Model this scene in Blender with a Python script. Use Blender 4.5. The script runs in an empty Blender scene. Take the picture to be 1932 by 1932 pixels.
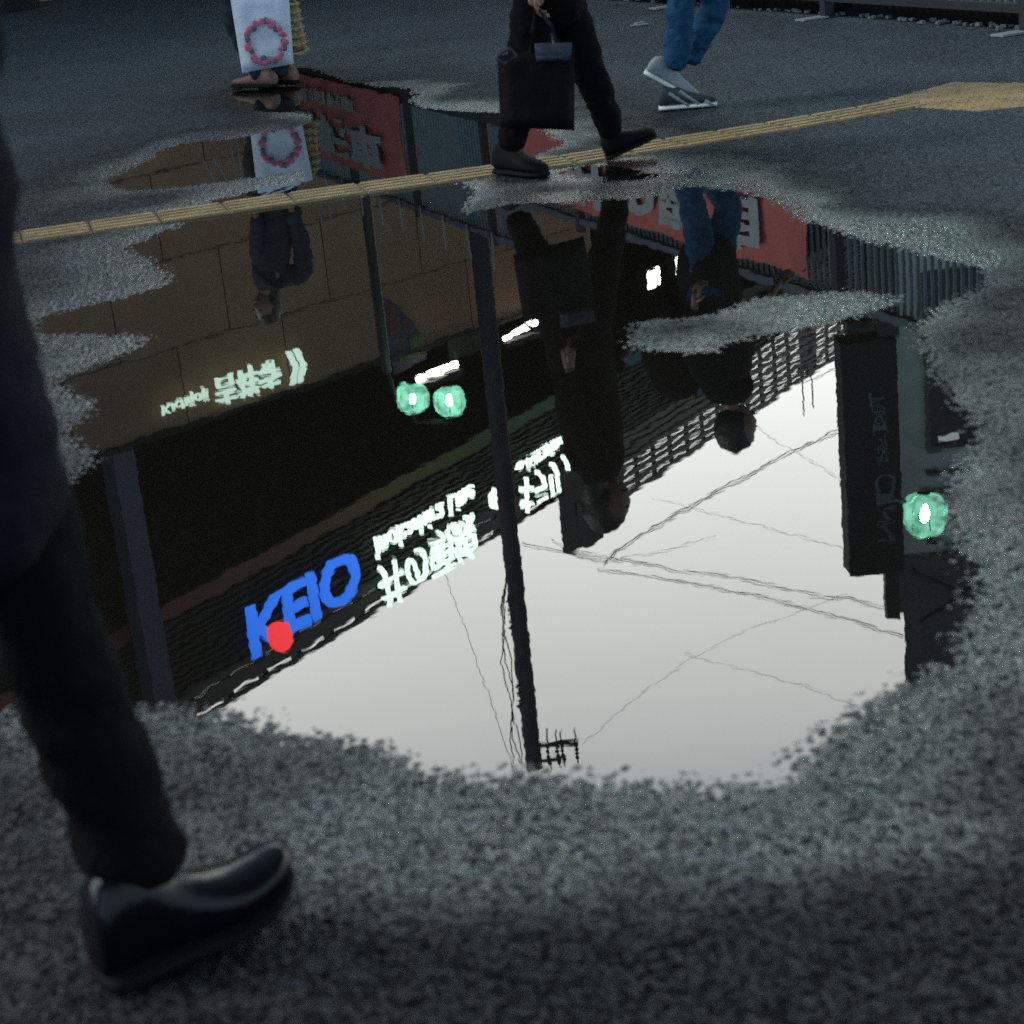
import bpy, bmesh, math, random
import numpy as np
from mathutils import Vector, Matrix, Euler

random.seed(7)
sc = bpy.context.scene
COL = sc.collection
rad = math.radians

# ------------------------------------------------------------------ camera
FPX, PITCH, ROLL, HC = 3670.0, rad(18.95), rad(5.93), 1.37      # solved from the photo (1932 px wide)
cr, sr = math.cos(ROLL), math.sin(ROLL)
RV = np.array([1.0, 0, 0]); FV = np.array([0, math.cos(PITCH), -math.sin(PITCH)]); UV_ = np.array([0, math.sin(PITCH), math.cos(PITCH)])
OC = np.array([0, 0, HC])
cam_d = bpy.data.cameras.new('camera'); cam = bpy.data.objects.new('camera', cam_d); COL.objects.link(cam)
right = RV * cr - UV_ * sr
up = UV_ * cr + RV * sr
cam.matrix_world = Matrix(((right[0], up[0], -FV[0], 0), (right[1], up[1], -FV[1], 0), (right[2], up[2], -FV[2], HC), (0, 0, 0, 1)))
cam_d.sensor_width = 36; cam_d.sensor_fit = 'HORIZONTAL'; cam_d.lens = 36 * FPX / 1932
cam_d.clip_start = 0.05; cam_d.clip_end = 3000
cam_d.dof.use_dof = True; cam_d.dof.focus_distance = 24; cam_d.dof.aperture_fstop = 6.2
sc.camera = cam

# ------------------------------------------------------------------ sky, sun, exposure
W = bpy.data.worlds.new('World'); sc.world = W; W.use_nodes = True
nt = W.node_tree; bg = nt.nodes['Background']
sky = nt.nodes.new('ShaderNodeTexSky'); sky.sky_type = 'NISHITA'; sky.sun_disc = False
sky.sun_elevation = rad(40); sky.sun_rotation = rad(-85); sky.air_density = 1.0; sky.dust_density = 4.0
hsv = nt.nodes.new('ShaderNodeHueSaturation'); hsv.inputs['Saturation'].default_value = 0.22
mx = nt.nodes.new('ShaderNodeMix'); mx.data_type = 'RGBA'; mx.inputs['Factor'].default_value = 0.72
mx.inputs[7].default_value = (6.3, 6.35, 6.25, 1)
nt.links.new(sky.outputs[0], hsv.inputs['Color']); nt.links.new(hsv.outputs[0], mx.inputs[6]); 
# late-day overcast: the cloud ahead over the low horizon is brighter than overhead and behind
wtc = nt.nodes.new('ShaderNodeTexCoord'); wsep = nt.nodes.new('ShaderNodeSeparateXYZ'); nt.links.new(wtc.outputs['Generated'], wsep.inputs[0])
wz = nt.nodes.new('ShaderNodeMapRange'); wz.interpolation_type = 'SMOOTHSTEP'; wz.inputs[1].default_value = .41; wz.inputs[2].default_value = .64; wz.inputs[3].default_value = 1.0; wz.inputs[4].default_value = .10
wy = nt.nodes.new('ShaderNodeMapRange'); wy.interpolation_type = 'SMOOTHSTEP'; wy.inputs[1].default_value = -.3; wy.inputs[2].default_value = .6; wy.inputs[3].default_value = .35; wy.inputs[4].default_value = 1.0
wm = nt.nodes.new('ShaderNodeMath'); wm.operation = 'MULTIPLY'; nt.links.new(wsep.outputs[2], wz.inputs[0]); nt.links.new(wsep.outputs[1], wy.inputs[0]); nt.links.new(wz.outputs[0], wm.inputs[0]); nt.links.new(wy.outputs[0], wm.inputs[1])
wn = nt.nodes.new('ShaderNodeTexNoise'); wn.inputs['Scale'].default_value = 2.2; wn.inputs['Detail'].default_value = 5; nt.links.new(wtc.outputs['Generated'], wn.inputs['Vector'])
wnm = nt.nodes.new('ShaderNodeMapRange'); wnm.inputs[3].default_value = .9; wnm.inputs[4].default_value = 1.1; nt.links.new(wn.outputs[0], wnm.inputs[0])
wm2 = nt.nodes.new('ShaderNodeMath'); wm2.operation = 'MULTIPLY'; nt.links.new(wm.outputs[0], wm2.inputs[0]); nt.links.new(wnm.outputs[0], wm2.inputs[1])
wsc = nt.nodes.new('ShaderNodeVectorMath'); wsc.operation = 'SCALE'; nt.links.new(mx.outputs[2], wsc.inputs[0]); nt.links.new(wm2.outputs[0], wsc.inputs['Scale'])
wti = nt.nodes.new('ShaderNodeMix'); wti.data_type = 'RGBA'; wti.inputs[6].default_value = (.55, .95, 1.30, 1); wti.inputs[7].default_value = (1.0, 1.02, .99, 1); nt.links.new(wm.outputs[0], wti.inputs['Factor'])
wml = nt.nodes.new('ShaderNodeVectorMath'); wml.operation = 'MULTIPLY'; nt.links.new(wsc.outputs[0], wml.inputs[0]); nt.links.new(wti.outputs[2], wml.inputs[1])
nt.links.new(wml.outputs[0], bg.inputs['Color'])
bg.inputs['Strength'].default_value = 0.15
sun_d = bpy.data.lights.new('sun', 'SUN'); sun_d.energy = 0.5; sun_d.angle = rad(25); sun_d.color = (1, .96, .9)
sun = bpy.data.objects.new('sun', sun_d); COL.objects.link(sun)
sun.rotation_euler = Euler((rad(50), 0, rad(-95)), 'XYZ')
sc.view_settings.view_transform = 'Standard'; sc.view_settings.look = 'None'; sc.view_settings.gamma = 1
sc.view_settings.exposure = 2.3
sc.render.engine = 'CYCLES'
sc.cycles.use_denoising = False
sc.cycles.max_bounces = 6; sc.cycles.sample_clamp_indirect = 6

# ------------------------------------------------------------------ measuring helpers (photo ray -> world point)
def ray(px, py):
    dx, dy = px - 966, py - 966
    return FV * FPX + RV * (dx * cr - dy * sr) - UV_ * (dx * sr + dy * cr)
def G(px, py, z=0.0):
    d = ray(px, py); t = (z - HC) / d[2]; p = OC + d * t; return p
def Vh(px, py, H):
    p = G(px, py, -H); p[2] = H; return p
def R(px, py, Y):
    d = ray(px, py); p = OC + d * (Y / d[1]); p[2] = -p[2]; return p
def D(px, py, Y):
    d = ray(px, py); return OC + d * (Y / d[1])
class Plane:
    def __init__(s, a, b):
        s.P = np.array([a[0], a[1]]); d = np.array([b[0] - a[0], b[1] - a[1]]); s.d = d / np.linalg.norm(d)
        s.n = np.array([s.d[1], -s.d[0]])           # towards the camera side for left-to-right runs
    def sz(s, px, py):
        d = ray(px, py); t = np.dot(s.P - OC[:2], s.n) / np.dot(d[:2], s.n); p = OC + d * t
        return float(np.dot(p[:2] - s.P, s.d)), float(-p[2])
    def at(s, u, z, off=0.0):
        p = s.P + s.d * u + s.n * off
        return Vector((p[0], p[1], z))

# ------------------------------------------------------------------ materials
def principled(name, col, rough=0.7, spec=0.5, metal=0, noise=None, bump=None, emit=None, es=0):
    m = bpy.data.materials.new(name); m.use_nodes = True
    n = m.node_tree; b = n.nodes['Principled BSDF']
    b.inputs['Base Color'].default_value = (*col, 1); b.inputs['Roughness'].default_value = rough
    b.inputs['Specular IOR Level'].default_value = spec; b.inputs['Metallic'].default_value = metal
    tc = n.nodes.new('ShaderNodeTexCoord')
    if noise:
        sc_, amt = noise
        t = n.nodes.new('ShaderNodeTexNoise'); t.inputs['Scale'].default_value = sc_; t.inputs['Detail'].default_value = 6
        r = n.nodes.new('ShaderNodeMapRange'); r.inputs[3].default_value = 1 - amt; r.inputs[4].default_value = 1 + amt
        v = n.nodes.new('ShaderNodeVectorMath'); v.operation = 'SCALE'; v.inputs[0].default_value = col
        n.links.new(tc.outputs['Object'], t.inputs['Vector']); n.links.new(t.outputs[0], r.inputs[0]); n.links.new(r.outputs[0], v.inputs['Scale'])
        n.links.new(v.outputs[0], b.inputs['Base Color'])
    if bump:
        sc_, st, dist = bump
        t = n.nodes.new('ShaderNodeTexNoise'); t.inputs['Scale'].default_value = sc_; t.inputs['Detail'].default_value = 5
        bp = n.nodes.new('ShaderNodeBump'); bp.inputs['Strength'].default_value = st; bp.inputs['Distance'].default_value = dist
        n.links.new(tc.outputs['Object'], t.inputs['Vector']); n.links.new(t.outputs[0], bp.inputs['Height']); n.links.new(bp.outputs[0], b.inputs['Normal'])
    if emit:
        b.inputs['Emission Color'].default_value = (*emit, 1); b.inputs['Emission Strength'].default_value = es
    return m

MAT = {}
MAT['black_cloth'] = principled('black_cloth', (.0030, .0030, .0032), .95, .06, noise=(30, .4), bump=(60, .5, .01))
MAT['navy_cloth'] = principled('navy_cloth', (.0036, .0040, .0072), .95, .08, noise=(25, .4), bump=(40, .5, .01))
MAT['grey_cloth'] = principled('grey_cloth', (.022, .026, .034), .95, .1, noise=(20, .4), bump=(40, .5, .01))
MAT['denim'] = principled('denim', (.011, .044, .095), .9, .1, noise=(22, .55), bump=(14, .9, .03))
MAT['skin'] = principled('skin', (.17, .085, .062), .55, .4)
MAT['hair'] = principled('hair', (.008, .007, .006), .5, .4, bump=(90, .6, .01))
MAT['eye'] = principled('eye', (.01, .01, .01), .2)
MAT['lips'] = principled('lips', (.25, .08, .07), .5)
MAT['black_leather'] = principled('black_leather', (.0022, .0022, .0034), .20, .16, bump=(50, .25, .003))
MAT['matte_shoe'] = principled('matte_shoe', (.0035, .0035, .0037), .8, .1)
MAT['sole_white'] = principled('sole_white', (.5, .52, .5), .7, .3)
MAT['sneaker_grey'] = principled('sneaker_grey', (.02, .024, .03), .8, .3, noise=(30, .4))
MAT['sneaker_pale'] = principled('sneaker_pale', (.17, .2, .21), .8, .3, noise=(40, .4))
MAT['bag_white'] = principled('bag_white', (.42, .46, .54), .6, .4, noise=(9, .08), bump=(6, .6, .04))
MAT['pink_print'] = principled('pink_print', (.38, .10, .16), .7, .3, noise=(30, .5))
MAT['teal_print'] = principled('teal_print', (.05, .10, .11), .7, .3)
MAT['straw'] = principled('straw', (.28, .22, .12), .9, .2, noise=(40, .6), bump=(45, 1, .02))
MAT['bag_black'] = principled('bag_black', (.0032, .0032, .0034), .8, .08, bump=(12, .6, .02))
MAT['bag_band'] = principled('bag_band', (.020, .027, .042), .7, .2, noise=(14, .6))
MAT['shoe_pink'] = principled('shoe_pink', (.12, .07, .06), .6, .3)
MAT['steel_blue'] = principled('steel_blue', (.05, .065, .10), .55, .5, noise=(4, .4))
MAT['pole_concrete'] = principled('pole_concrete', (.034, .037, .055), .9, .2, noise=(6, .3))
MAT['pillar_grey'] = principled('pillar_grey', (.075, .080, .12), .9, .2, noise=(3, .2))
MAT['dark_metal'] = principled('dark_metal', (.008, .008, .009), .6, .4)
MAT['cable'] = principled('cable', (.03, .03, .033), .7, .3)
MAT['void'] = principled('void', (.0012, .0012, .0010), .9, .0)
MAT['cladding'] = principled('cladding', (.010, .009, .009), .75, .25, noise=(2, .4))
MAT['louver'] = principled('louver', (.014, .013, .014), .7, .3)
MAT['picket_blue'] = principled('picket_blue', (.075, .105, .13), .6, .4, noise=(8, .5))
MAT['fence_dark'] = principled('fence_dark', (.014, .018, .024), .7, .3, noise=(6, .4))
MAT['pale_rod'] = principled('pale_rod', (.16, .18, .2), .6, .4)
MAT['banner_red'] = principled('banner_red', (.36, .10, .095), .8, .2, noise=(5, .25), bump=(4, .5, .03))
MAT['banner_text'] = principled('banner_text', (.25, .28, .29), .8, .2, noise=(9, .25))
MAT['sign_black'] = principled('sign_black', (.010, .010, .014), .7, .25)
MAT['sign_grey_text'] = principled('sign_grey_text', (.10, .12, .14), .7, .25)
MAT['wall_grey'] = principled('wall_grey', (.50, .47, .48), .9, .2, noise=(3, .25))
MAT['wall_grey_dark'] = principled('wall_grey_dark', (.10, .10, .11), .9, .2, noise=(3, .25))
MAT['window_dark'] = principled('window_dark', (.006, .006, .007), .35, .3)
MAT['soil'] = principled('soil', (.009, .009, .010), .95, .1, noise=(12, .5))
MAT['rubble'] = principled('rubble', (.12, .13, .13), .9, .2, noise=(30, .6))
MAT['paper_white'] = principled('paper_white', (.19, .21, .23), .8, .2)
MAT['planter'] = principled('planter', (.012, .012, .013), .8, .2, noise=(14, .7))
MAT['board_text'] = principled('board_text', (.05, .047, .055), .8, .2, noise=(5, .6))
def emissive(name, col, st, base=(.02, .02, .02)):
    return principled(name, base, .6, .2, emit=col, es=st)
MAT['lit_white'] = emissive('lit_white', (.72, 1.0, .82), 1.45)
MAT['lit_small'] = emissive('lit_small', (.70, 1.0, .84), .5)
MAT['lit_tube'] = emissive('lit_tube', (1.0, .98, .88), 5.0)
MAT['lit_blue'] = emissive('lit_blue', (.03, .20, 1.0), .95)
MAT['lit_red'] = emissive('lit_red', (1.0, .05, .06), 1.1)
MAT['lit_bulb'] = emissive('lit_bulb', (.40, 1.0, .68), 230)
MAT['lit_bulb_soft'] = emissive('lit_bulb_soft', (.6, 1.0, .8), 26)
MAT['lit_dim'] = emissive('lit_dim', (.7, .85, .9), .25)
MAT['lit_violet'] = emissive('lit_violet', (.7, .65, .9), .5)

def lantern_mat():
    m = bpy.data.materials.new('green_glass'); m.use_nodes = True; n = m.node_tree; b = n.nodes['Principled BSDF']
    b.inputs['Base Color'].default_value = (.05, .2, .13, 1); b.inputs['Roughness'].default_value = .3
    tc = n.nodes.new('ShaderNodeTexCoord'); nz = n.nodes.new('ShaderNodeTexNoise'); nz.inputs['Scale'].default_value = 9
    mr = n.nodes.new('ShaderNodeMapRange'); mr.inputs[1].default_value = .3; mr.inputs[2].default_value = .7; mr.inputs[3].default_value = .35; mr.inputs[4].default_value = 1.1
    n.links.new(tc.outputs['Object'], nz.inputs['Vector']); n.links.new(nz.outputs[0], mr.inputs[0]); n.links.new(mr.outputs[0], b.inputs['Emission Strength'])
    b.inputs['Emission Color'].default_value = (.12, .62, .40, 1)
    return m
MAT['green_glass'] = lantern_mat()

def brown_panels():
    m = bpy.data.materials.new('brown_panels'); m.use_nodes = True; n = m.node_tree; b = n.nodes['Principled BSDF']
    uv = n.nodes.new('ShaderNodeUVMap')
    br = n.nodes.new('ShaderNodeTexBrick'); br.offset = .5; br.inputs['Scale'].default_value = 1.0
    br.inputs['Color1'].default_value = (.26, .150, .096, 1); br.inputs['Color2'].default_value = (.225, .130, .082, 1); br.inputs['Mortar'].default_value = (.04, .026, .018, 1)
    br.inputs['Mortar Size'].default_value = .012; br.inputs['Brick Width'].default_value = 1.9; br.inputs['Row Height'].default_value = 1.22
    nz = n.nodes.new('ShaderNodeTexNoise'); nz.inputs['Scale'].default_value = 1.6; nz.inputs['Detail'].default_value = 6
    mr = n.nodes.new('ShaderNodeMapRange'); mr.inputs[3].default_value = .85; mr.inputs[4].default_value = 1.15
    mu = n.nodes.new('ShaderNodeVectorMath'); mu.operation = 'SCALE'
    n.links.new(uv.outputs[0], br.inputs['Vector']); n.links.new(uv.outputs[0], nz.inputs['Vector']); n.links.new(nz.outputs[0], mr.inputs[0])
    n.links.new(br.outputs[0], mu.inputs[0]); n.links.new(mr.outputs[0], mu.inputs['Scale']); n.links.new(mu.outputs[0], b.inputs['Base Color'])
    b.inputs['Roughness'].default_value = .8; b.inputs['Specular IOR Level'].default_value = .2
    return m
MAT['brown_panels'] = brown_panels()

def rainbow():
    m = bpy.data.materials.new('coloured_band'); m.use_nodes = True; n = m.node_tree; b = n.nodes['Principled BSDF']
    uv = n.nodes.new('ShaderNodeUVMap'); sx = n.nodes.new('ShaderNodeSeparateXYZ'); ramp = n.nodes.new('ShaderNodeValToRGB')
    mr = n.nodes.new('ShaderNodeMapRange'); mr.inputs[1].default_value = -2; mr.inputs[2].default_value = 14
    e = ramp.color_ramp.elements; e[0].position = 0; e[0].color = (.19, .04, .05, 1); e[1].position = 1; e[1].color = (.03, .12, .13, 1)
    for p_, c_ in ((.2, (.17, .07, .045, 1)), (.42, (.15, .115, .04, 1)), (.62, (.08, .125, .045, 1)), (.8, (.04, .13, .07, 1))):
        x = e.new(p_); x.color = c_
    n.links.new(uv.outputs[0], sx.inputs[0]); n.links.new(sx.outputs[0], mr.inputs[0]); n.links.new(mr.outputs[0], ramp.inputs[0]); n.links.new(ramp.outputs[0], b.inputs['Base Color'])
    b.inputs['Roughness'].default_value = .8; b.inputs['Specular IOR Level'].default_value = .2
    return m
MAT['coloured_band'] = rainbow()

def water_mat():
    m = bpy.data.materials.new('puddle_water'); m.use_nodes = True; n = m.node_tree; n.nodes.clear()
    out = n.nodes.new('ShaderNodeOutputMaterial'); mix = n.nodes.new('ShaderNodeMixShader'); gl = n.nodes.new('ShaderNodeBsdfGlossy'); df = n.nodes.new('ShaderNodeBsdfDiffuse'); fr = n.nodes.new('ShaderNodeFresnel')
    gl.inputs['Roughness'].default_value = 0.0; gl.inputs['Color'].default_value = (1, 1, 1, 1)
    df.inputs['Color'].default_value = (.0058, .0052, .0040, 1); fr.inputs['IOR'].default_value = 1.50
    geo = n.nodes.new('ShaderNodeNewGeometry')
    prev = geo.outputs['Normal']
    for sx, sy, k in ((7, 10, .0030), (34, 48, .0034)):
        mp = n.nodes.new('ShaderNodeMapping'); mp.inputs['Scale'].default_value = (sx, sy, 1)
        nz = n.nodes.new('ShaderNodeTexNoise'); nz.inputs['Scale'].default_value = 1; nz.inputs['Detail'].default_value = 2
        sb = n.nodes.new('ShaderNodeVectorMath'); sb.operation = 'SUBTRACT'; sb.inputs[1].default_value = (.5, .5, .5)
        ml = n.nodes.new('ShaderNodeVectorMath'); ml.operation = 'MULTIPLY'; ml.inputs[1].default_value = (k * 1.4, k, 0)
        ad = n.nodes.new('ShaderNodeVectorMath'); ad.operation = 'ADD'
        n.links.new(geo.outputs['Position'], mp.inputs[0]); n.links.new(mp.outputs[0], nz.inputs['Vector']); n.links.new(nz.outputs['Color'], sb.inputs[0])
        n.links.new(sb.outputs[0], ml.inputs[0]); n.links.new(prev, ad.inputs[0]); n.links.new(ml.outputs[0], ad.inputs[1]); prev = ad.outputs[0]
    nm = n.nodes.new('ShaderNodeVectorMath'); nm.operation = 'NORMALIZE'; n.links.new(prev, nm.inputs[0])
    n.links.new(nm.outputs[0], gl.inputs['Normal']); n.links.new(nm.outputs[0], fr.inputs['Normal'])
    n.links.new(fr.outputs[0], mix.inputs[0]); n.links.new(df.outputs[0], mix.inputs[1]); n.links.new(gl.outputs[0], mix.inputs[2]); n.links.new(mix.outputs[0], out.inputs[0])
    return m
MAT['water'] = water_mat()

def asphalt_mat():
    m = bpy.data.materials.new('wet_asphalt'); m.use_nodes = True; n = m.node_tree; b = n.nodes['Principled BSDF']
    at = n.nodes.new('ShaderNodeAttribute'); at.attribute_name = 'wet'
    geo = n.nodes.new('ShaderNodeNewGeometry')
    vor = n.nodes.new('ShaderNodeTexVoronoi'); vor.inputs['Scale'].default_value = 110
    rmp = n.nodes.new('ShaderNodeValToRGB'); e = rmp.color_ramp.elements
    e[0].color = (.010, .013, .017, 1); e[1].color = (.072, .094, .122, 1); x_ = e.new(.62); x_.color = (.024, .032, .042, 1)
    sep = n.nodes.new('ShaderNodeSeparateColor')
    n.links.new(geo.outputs['Position'], vor.inputs['Vector']); n.links.new(vor.outputs['Color'], sep.inputs[0]); n.links.new(sep.outputs[0], rmp.inputs[0])
    big = n.nodes.new('ShaderNodeTexNoise'); big.inputs['Scale'].default_value = 1.3; big.inputs['Detail'].default_value = 8
    n.links.new(geo.outputs['Position'], big.inputs['Vector'])
    # wet stone is darker and glossier
    mrc = n.nodes.new('ShaderNodeMapRange'); mrc.inputs[2].default_value = .42; mrc.inputs[3].default_value = 1.0; mrc.inputs[4].default_value = .15
    sc1 = n.nodes.new('ShaderNodeVectorMath'); sc1.operation = 'SCALE'
    n.links.new(at.outputs['Fac'], mrc.inputs[0]); n.links.new(rmp.outputs[0], sc1.inputs[0]); n.links.new(mrc.outputs[0], sc1.inputs['Scale'])
    mrb = n.nodes.new('ShaderNodeMapRange'); mrb.inputs[1].default_value = .3; mrb.inputs[2].default_value = .7; mrb.inputs[3].default_value = .8; mrb.inputs[4].default_value = 1.2
    sc2 = n.nodes.new('ShaderNodeVectorMath'); sc2.operation = 'SCALE'
    n.links.new(big.outputs[0], mrb.inputs[0]); n.links.new(sc1.outputs[0], sc2.inputs[0]); n.links.new(mrb.outputs[0], sc2.inputs['Scale'])
    n.links.new(sc2.outputs[0], b.inputs['Base Color'])
    mrr = n.nodes.new('ShaderNodeMapRange'); mrr.inputs[1].default_value = .38; mrr.inputs[3].default_value = .80; mrr.inputs[4].default_value = .17
    n.links.new(at.outputs['Fac'], mrr.inputs[0]); n.links.new(mrr.outputs[0], b.inputs['Roughness'])
    mrs = n.nodes.new('ShaderNodeMapRange'); mrs.inputs[1].default_value = .38; mrs.inputs[3].default_value = .28; mrs.inputs[4].default_value = 1.0
    # some stones are polished, others dull and porous
    vor2 = n.nodes.new('ShaderNodeTexVoronoi'); vor2.inputs['Scale'].default_value = 105; s2 = n.nodes.new('ShaderNodeSeparateColor'); pol = n.nodes.new('ShaderNodeMapRange')
    pol.inputs[1].default_value = .25; pol.inputs[2].default_value = .9; pol.inputs[3].default_value = .22; pol.inputs[4].default_value = 1.45; mp_ = n.nodes.new('ShaderNodeMath'); mp_.operation = 'MULTIPLY'
    n.links.new(geo.outputs['Position'], vor2.inputs['Vector']); n.links.new(vor2.outputs['Color'], s2.inputs[0]); n.links.new(s2.outputs[1], pol.inputs[0])
    n.links.new(at.outputs['Fac'], mrs.inputs[0]); n.links.new(mrs.outputs[0], mp_.inputs[0]); n.links.new(pol.outputs[0], mp_.inputs[1]); n.links.new(mp_.outputs[0], b.inputs['Specular IOR Level'])
    bn = n.nodes.new('ShaderNodeTexNoise'); bn.inputs['Scale'].default_value = 260; bn.inputs['Detail'].default_value = 3
    bp = n.nodes.new('ShaderNodeBump'); bp.inputs['Strength'].default_value = .7; bp.inputs['Distance'].default_value = .003
    n.links.new(geo.outputs['Position'], bn.inputs['Vector']); n.links.new(bn.outputs[0], bp.inputs['Height']); n.links.new(bp.outputs[0], b.inputs['Normal'])
    return m
MAT['asphalt'] = asphalt_mat()

def tactile_mat():
    m = principled('tactile_yellow', (.28, .19, .085), .6, .35)
    n = m.node_tree; b = n.nodes['Principled BSDF']; geo = n.nodes.new('ShaderNodeNewGeometry')
    nz = n.nodes.new('ShaderNodeTexNoise'); nz.inputs['Scale'].default_value = 7; nz.inputs['Detail'].default_value = 8
    nz2 = n.nodes.new('ShaderNodeTexNoise'); nz2.inputs['Scale'].default_value = 120
    ad = n.nodes.new('ShaderNodeMath'); ad.operation = 'ADD'
    mr = n.nodes.new('ShaderNodeMapRange'); mr.inputs[1].default_value = .75; mr.inputs[2].default_value = 1.25; mr.inputs[3].default_value = .55; mr.inputs[4].default_value = 1.2
    v = n.nodes.new('ShaderNodeVectorMath'); v.operation = 'SCALE'; v.inputs[0].default_value = (.28, .19, .085)
    n.links.new(geo.outputs['Position'], nz.inputs['Vector']); n.links.new(geo.outputs['Position'], nz2.inputs['Vector']); n.links.new(nz.outputs[0], ad.inputs[0]); n.links.new(nz2.outputs[0], ad.inputs[1])
    n.links.new(ad.outputs[0], mr.inputs[0]); n.links.new(mr.outputs[0], v.inputs['Scale']); n.links.new(v.outputs[0], b.inputs['Base Color'])
    return m
MAT['tactile'] = tactile_mat()
MAT['tactile_base'] = principled('tactile_base', (.12, .085, .045), .6, .35, noise=(9, .4))

# ------------------------------------------------------------------ mesh helpers
class MB:
    def __init__(s): s.v = []; s.f = []; s.uv = None
    def add(s, vs, fs):
        k = len(s.v); s.v += [tuple(v) for v in vs]; s.f += [tuple(i + k for i in f) for f in fs]
    def box(s, c, size, rz=0, rx=0):
        M = Matrix.Translation(Vector(c)) @ Euler((rx, 0, rz)).to_matrix().to_4x4()
        x, y, z = [a / 2 for a in size]
        vs = [M @ Vector((sx * x, sy * y, sz * z)) for sz in (-1, 1) for sx, sy in ((-1, -1), (1, -1), (1, 1), (-1, 1))]
        s.add(vs, [(3, 2, 1, 0), (4, 5, 6, 7), (0, 1, 5, 4), (1, 2, 6, 5), (2, 3, 7, 6), (3, 0, 4, 7)])
    def slab(s, pl, u0, u1, z0, z1, o0, o1):          # box lying on a facade plane; o = offset towards the camera
        vs = [pl.at(u, z, o) for z in (z0, z1) for u, o in ((u0, o1), (u1, o1), (u1, o0), (u0, o0))]
        s.add(vs, [(3, 2, 1, 0), (4, 5, 6, 7), (0, 1, 5, 4), (1, 2, 6, 5), (2, 3, 7, 6), (3, 0, 4, 7)])
    def tube(s, pts, r, n=8, r1=None):
        pts = [Vector(p) for p in pts]; rings = []
        for i, p in enumerate(pts):
            t = (pts[min(i + 1, len(pts) - 1)] - pts[max(i - 1, 0)]).normalized()
            a = Vector((0, 0, 1)) if abs(t.z) < .9 else Vector((1, 0, 0))
            u = t.cross(a).normalized(); w = t.cross(u)
            rr = r if r1 is None else r + (r1 - r) * i / (len(pts) - 1)
            rings.append([p + (u * math.cos(2 * math.pi * k / n) + w * math.sin(2 * math.pi * k / n)) * rr for k in range(n)])
        vs = [v for ring in rings for v in ring]; fs = []
        for i in range(len(rings) - 1):
            for k in range(n):
                k2 = (k + 1) % n; fs.append((i * n + k, i * n + k2, (i + 1) * n + k2, (i + 1) * n + k))
        fs.append(tuple(range(n))[::-1]); fs.append(tuple((len(rings) - 1) * n + k for k in range(n)))
        s.add(vs, fs)
    def ball(s, c, rx, ry, rz, nu=16, nv=10, fn=None, rot=0):
        c = Vector(c); vs = []; fs = []; cz, sz = math.cos(rot), math.sin(rot)
        for j in range(nv + 1):
            ph = math.pi * j / nv - math.pi / 2
            for i in range(nu):
                th = 2 * math.pi * i / nu
                q = Vector((math.cos(ph) * math.cos(th), math.cos(ph) * math.sin(th), math.sin(ph)))
                if fn: q = fn(q)
                x, y, z = q.x * rx, q.y * ry, q.z * rz
                vs.append(c + Vector((x * cz - y * sz, x * sz + y * cz, z)))
        for j in range(nv):
            for i in range(nu):
                i2 = (i + 1) % nu; fs.append((j * nu + i, j * nu + i2, (j + 1) * nu + i2, (j + 1) * nu + i))
        s.add(vs, fs)
    def mesh_add(s, me, M=None):
        k = len(s.v)
        s.v += [tuple((M @ v.co) if M else v.co) for v in me.vertices]; s.f += [tuple(i + k for i in p.vertices) for p in me.polygons]

def tag(o, label=None, cat=None, group=None, kind=None):
    if label: o['label'] = label
    if cat: o['category'] = cat
    if group: o['group'] = group
    if kind: o['kind'] = kind
    return o
def empty(name, loc, label, cat, group=None):
    o = bpy.data.objects.new(name, None); COL.objects.link(o); o.location = Vector(loc); o.empty_display_size = .1
    return tag(o, label, cat, group)
def build(mb, name, mat, parent=None, smooth=False, bevel=0):
    me = bpy.data.meshes.new(name)
    off = Vector((0, 0, 0)); q = parent
    while q is not None: off += q.location; q = q.parent
    me.from_pydata([tuple(Vector(v) - off) for v in mb.v], [], mb.f); me.validate(); me.update()
    if smooth: me.polygons.foreach_set('use_smooth', [True] * len(me.polygons))
    me.materials.append(MAT[mat] if isinstance(mat, str) else mat)
    o = bpy.data.objects.new(name, me); COL.objects.link(o); o.parent = parent
    if bevel:
        b = o.modifiers.new('bevel', 'BEVEL'); b.width = bevel; b.segments = 2; b.limit_method = 'ANGLE'
    return o
def uv_plane(o, pl):
    me = o.data; uvl = me.uv_layers.new(name='UVMap'); off = o.parent.location if o.parent else Vector((0, 0, 0))
    for lp in me.loops:
        v = me.vertices[lp.vertex_index].co + off
        uvl.data[lp.index].uv = (float((v.x - pl.P[0]) * pl.d[0] + (v.y - pl.P[1]) * pl.d[1]), v.z)

def skin(nodes, edges, sub=2, root=0):
    """one smooth tapering surface grown round connected joints; nodes = (point, rx, ry)"""
    me = bpy.data.meshes.new('tmp'); me.from_pydata([tuple(p) for p, _, _ in nodes], edges, []); me.update()
    o = bpy.data.objects.new('tmp', me); COL.objects.link(o)
    md = o.modifiers.new('s', 'SKIN'); md.use_smooth_shade = True
    sv = me.skin_vertices[0].data
    for i, (_, a, b) in enumerate(nodes): sv[i].radius = (a, b); sv[i].use_root = (i == root)
    if sub: ss = o.modifiers.new('b', 'SUBSURF'); ss.levels = sub; ss.render_levels = sub
    dg = bpy.context.evaluated_depsgraph_get(); dg.update()
    res = bpy.data.meshes.new_from_object(o.evaluated_get(dg))
    bpy.data.objects.remove(o)
    return res
def chain(*pts):   # pts: (x,y,z,r[,r2])
    return [(Vector(p[:3]), p[3], p[4] if len(p) > 4 else p[3]) for p in pts], [(i, i + 1) for i in range(len(pts) - 1)]
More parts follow.
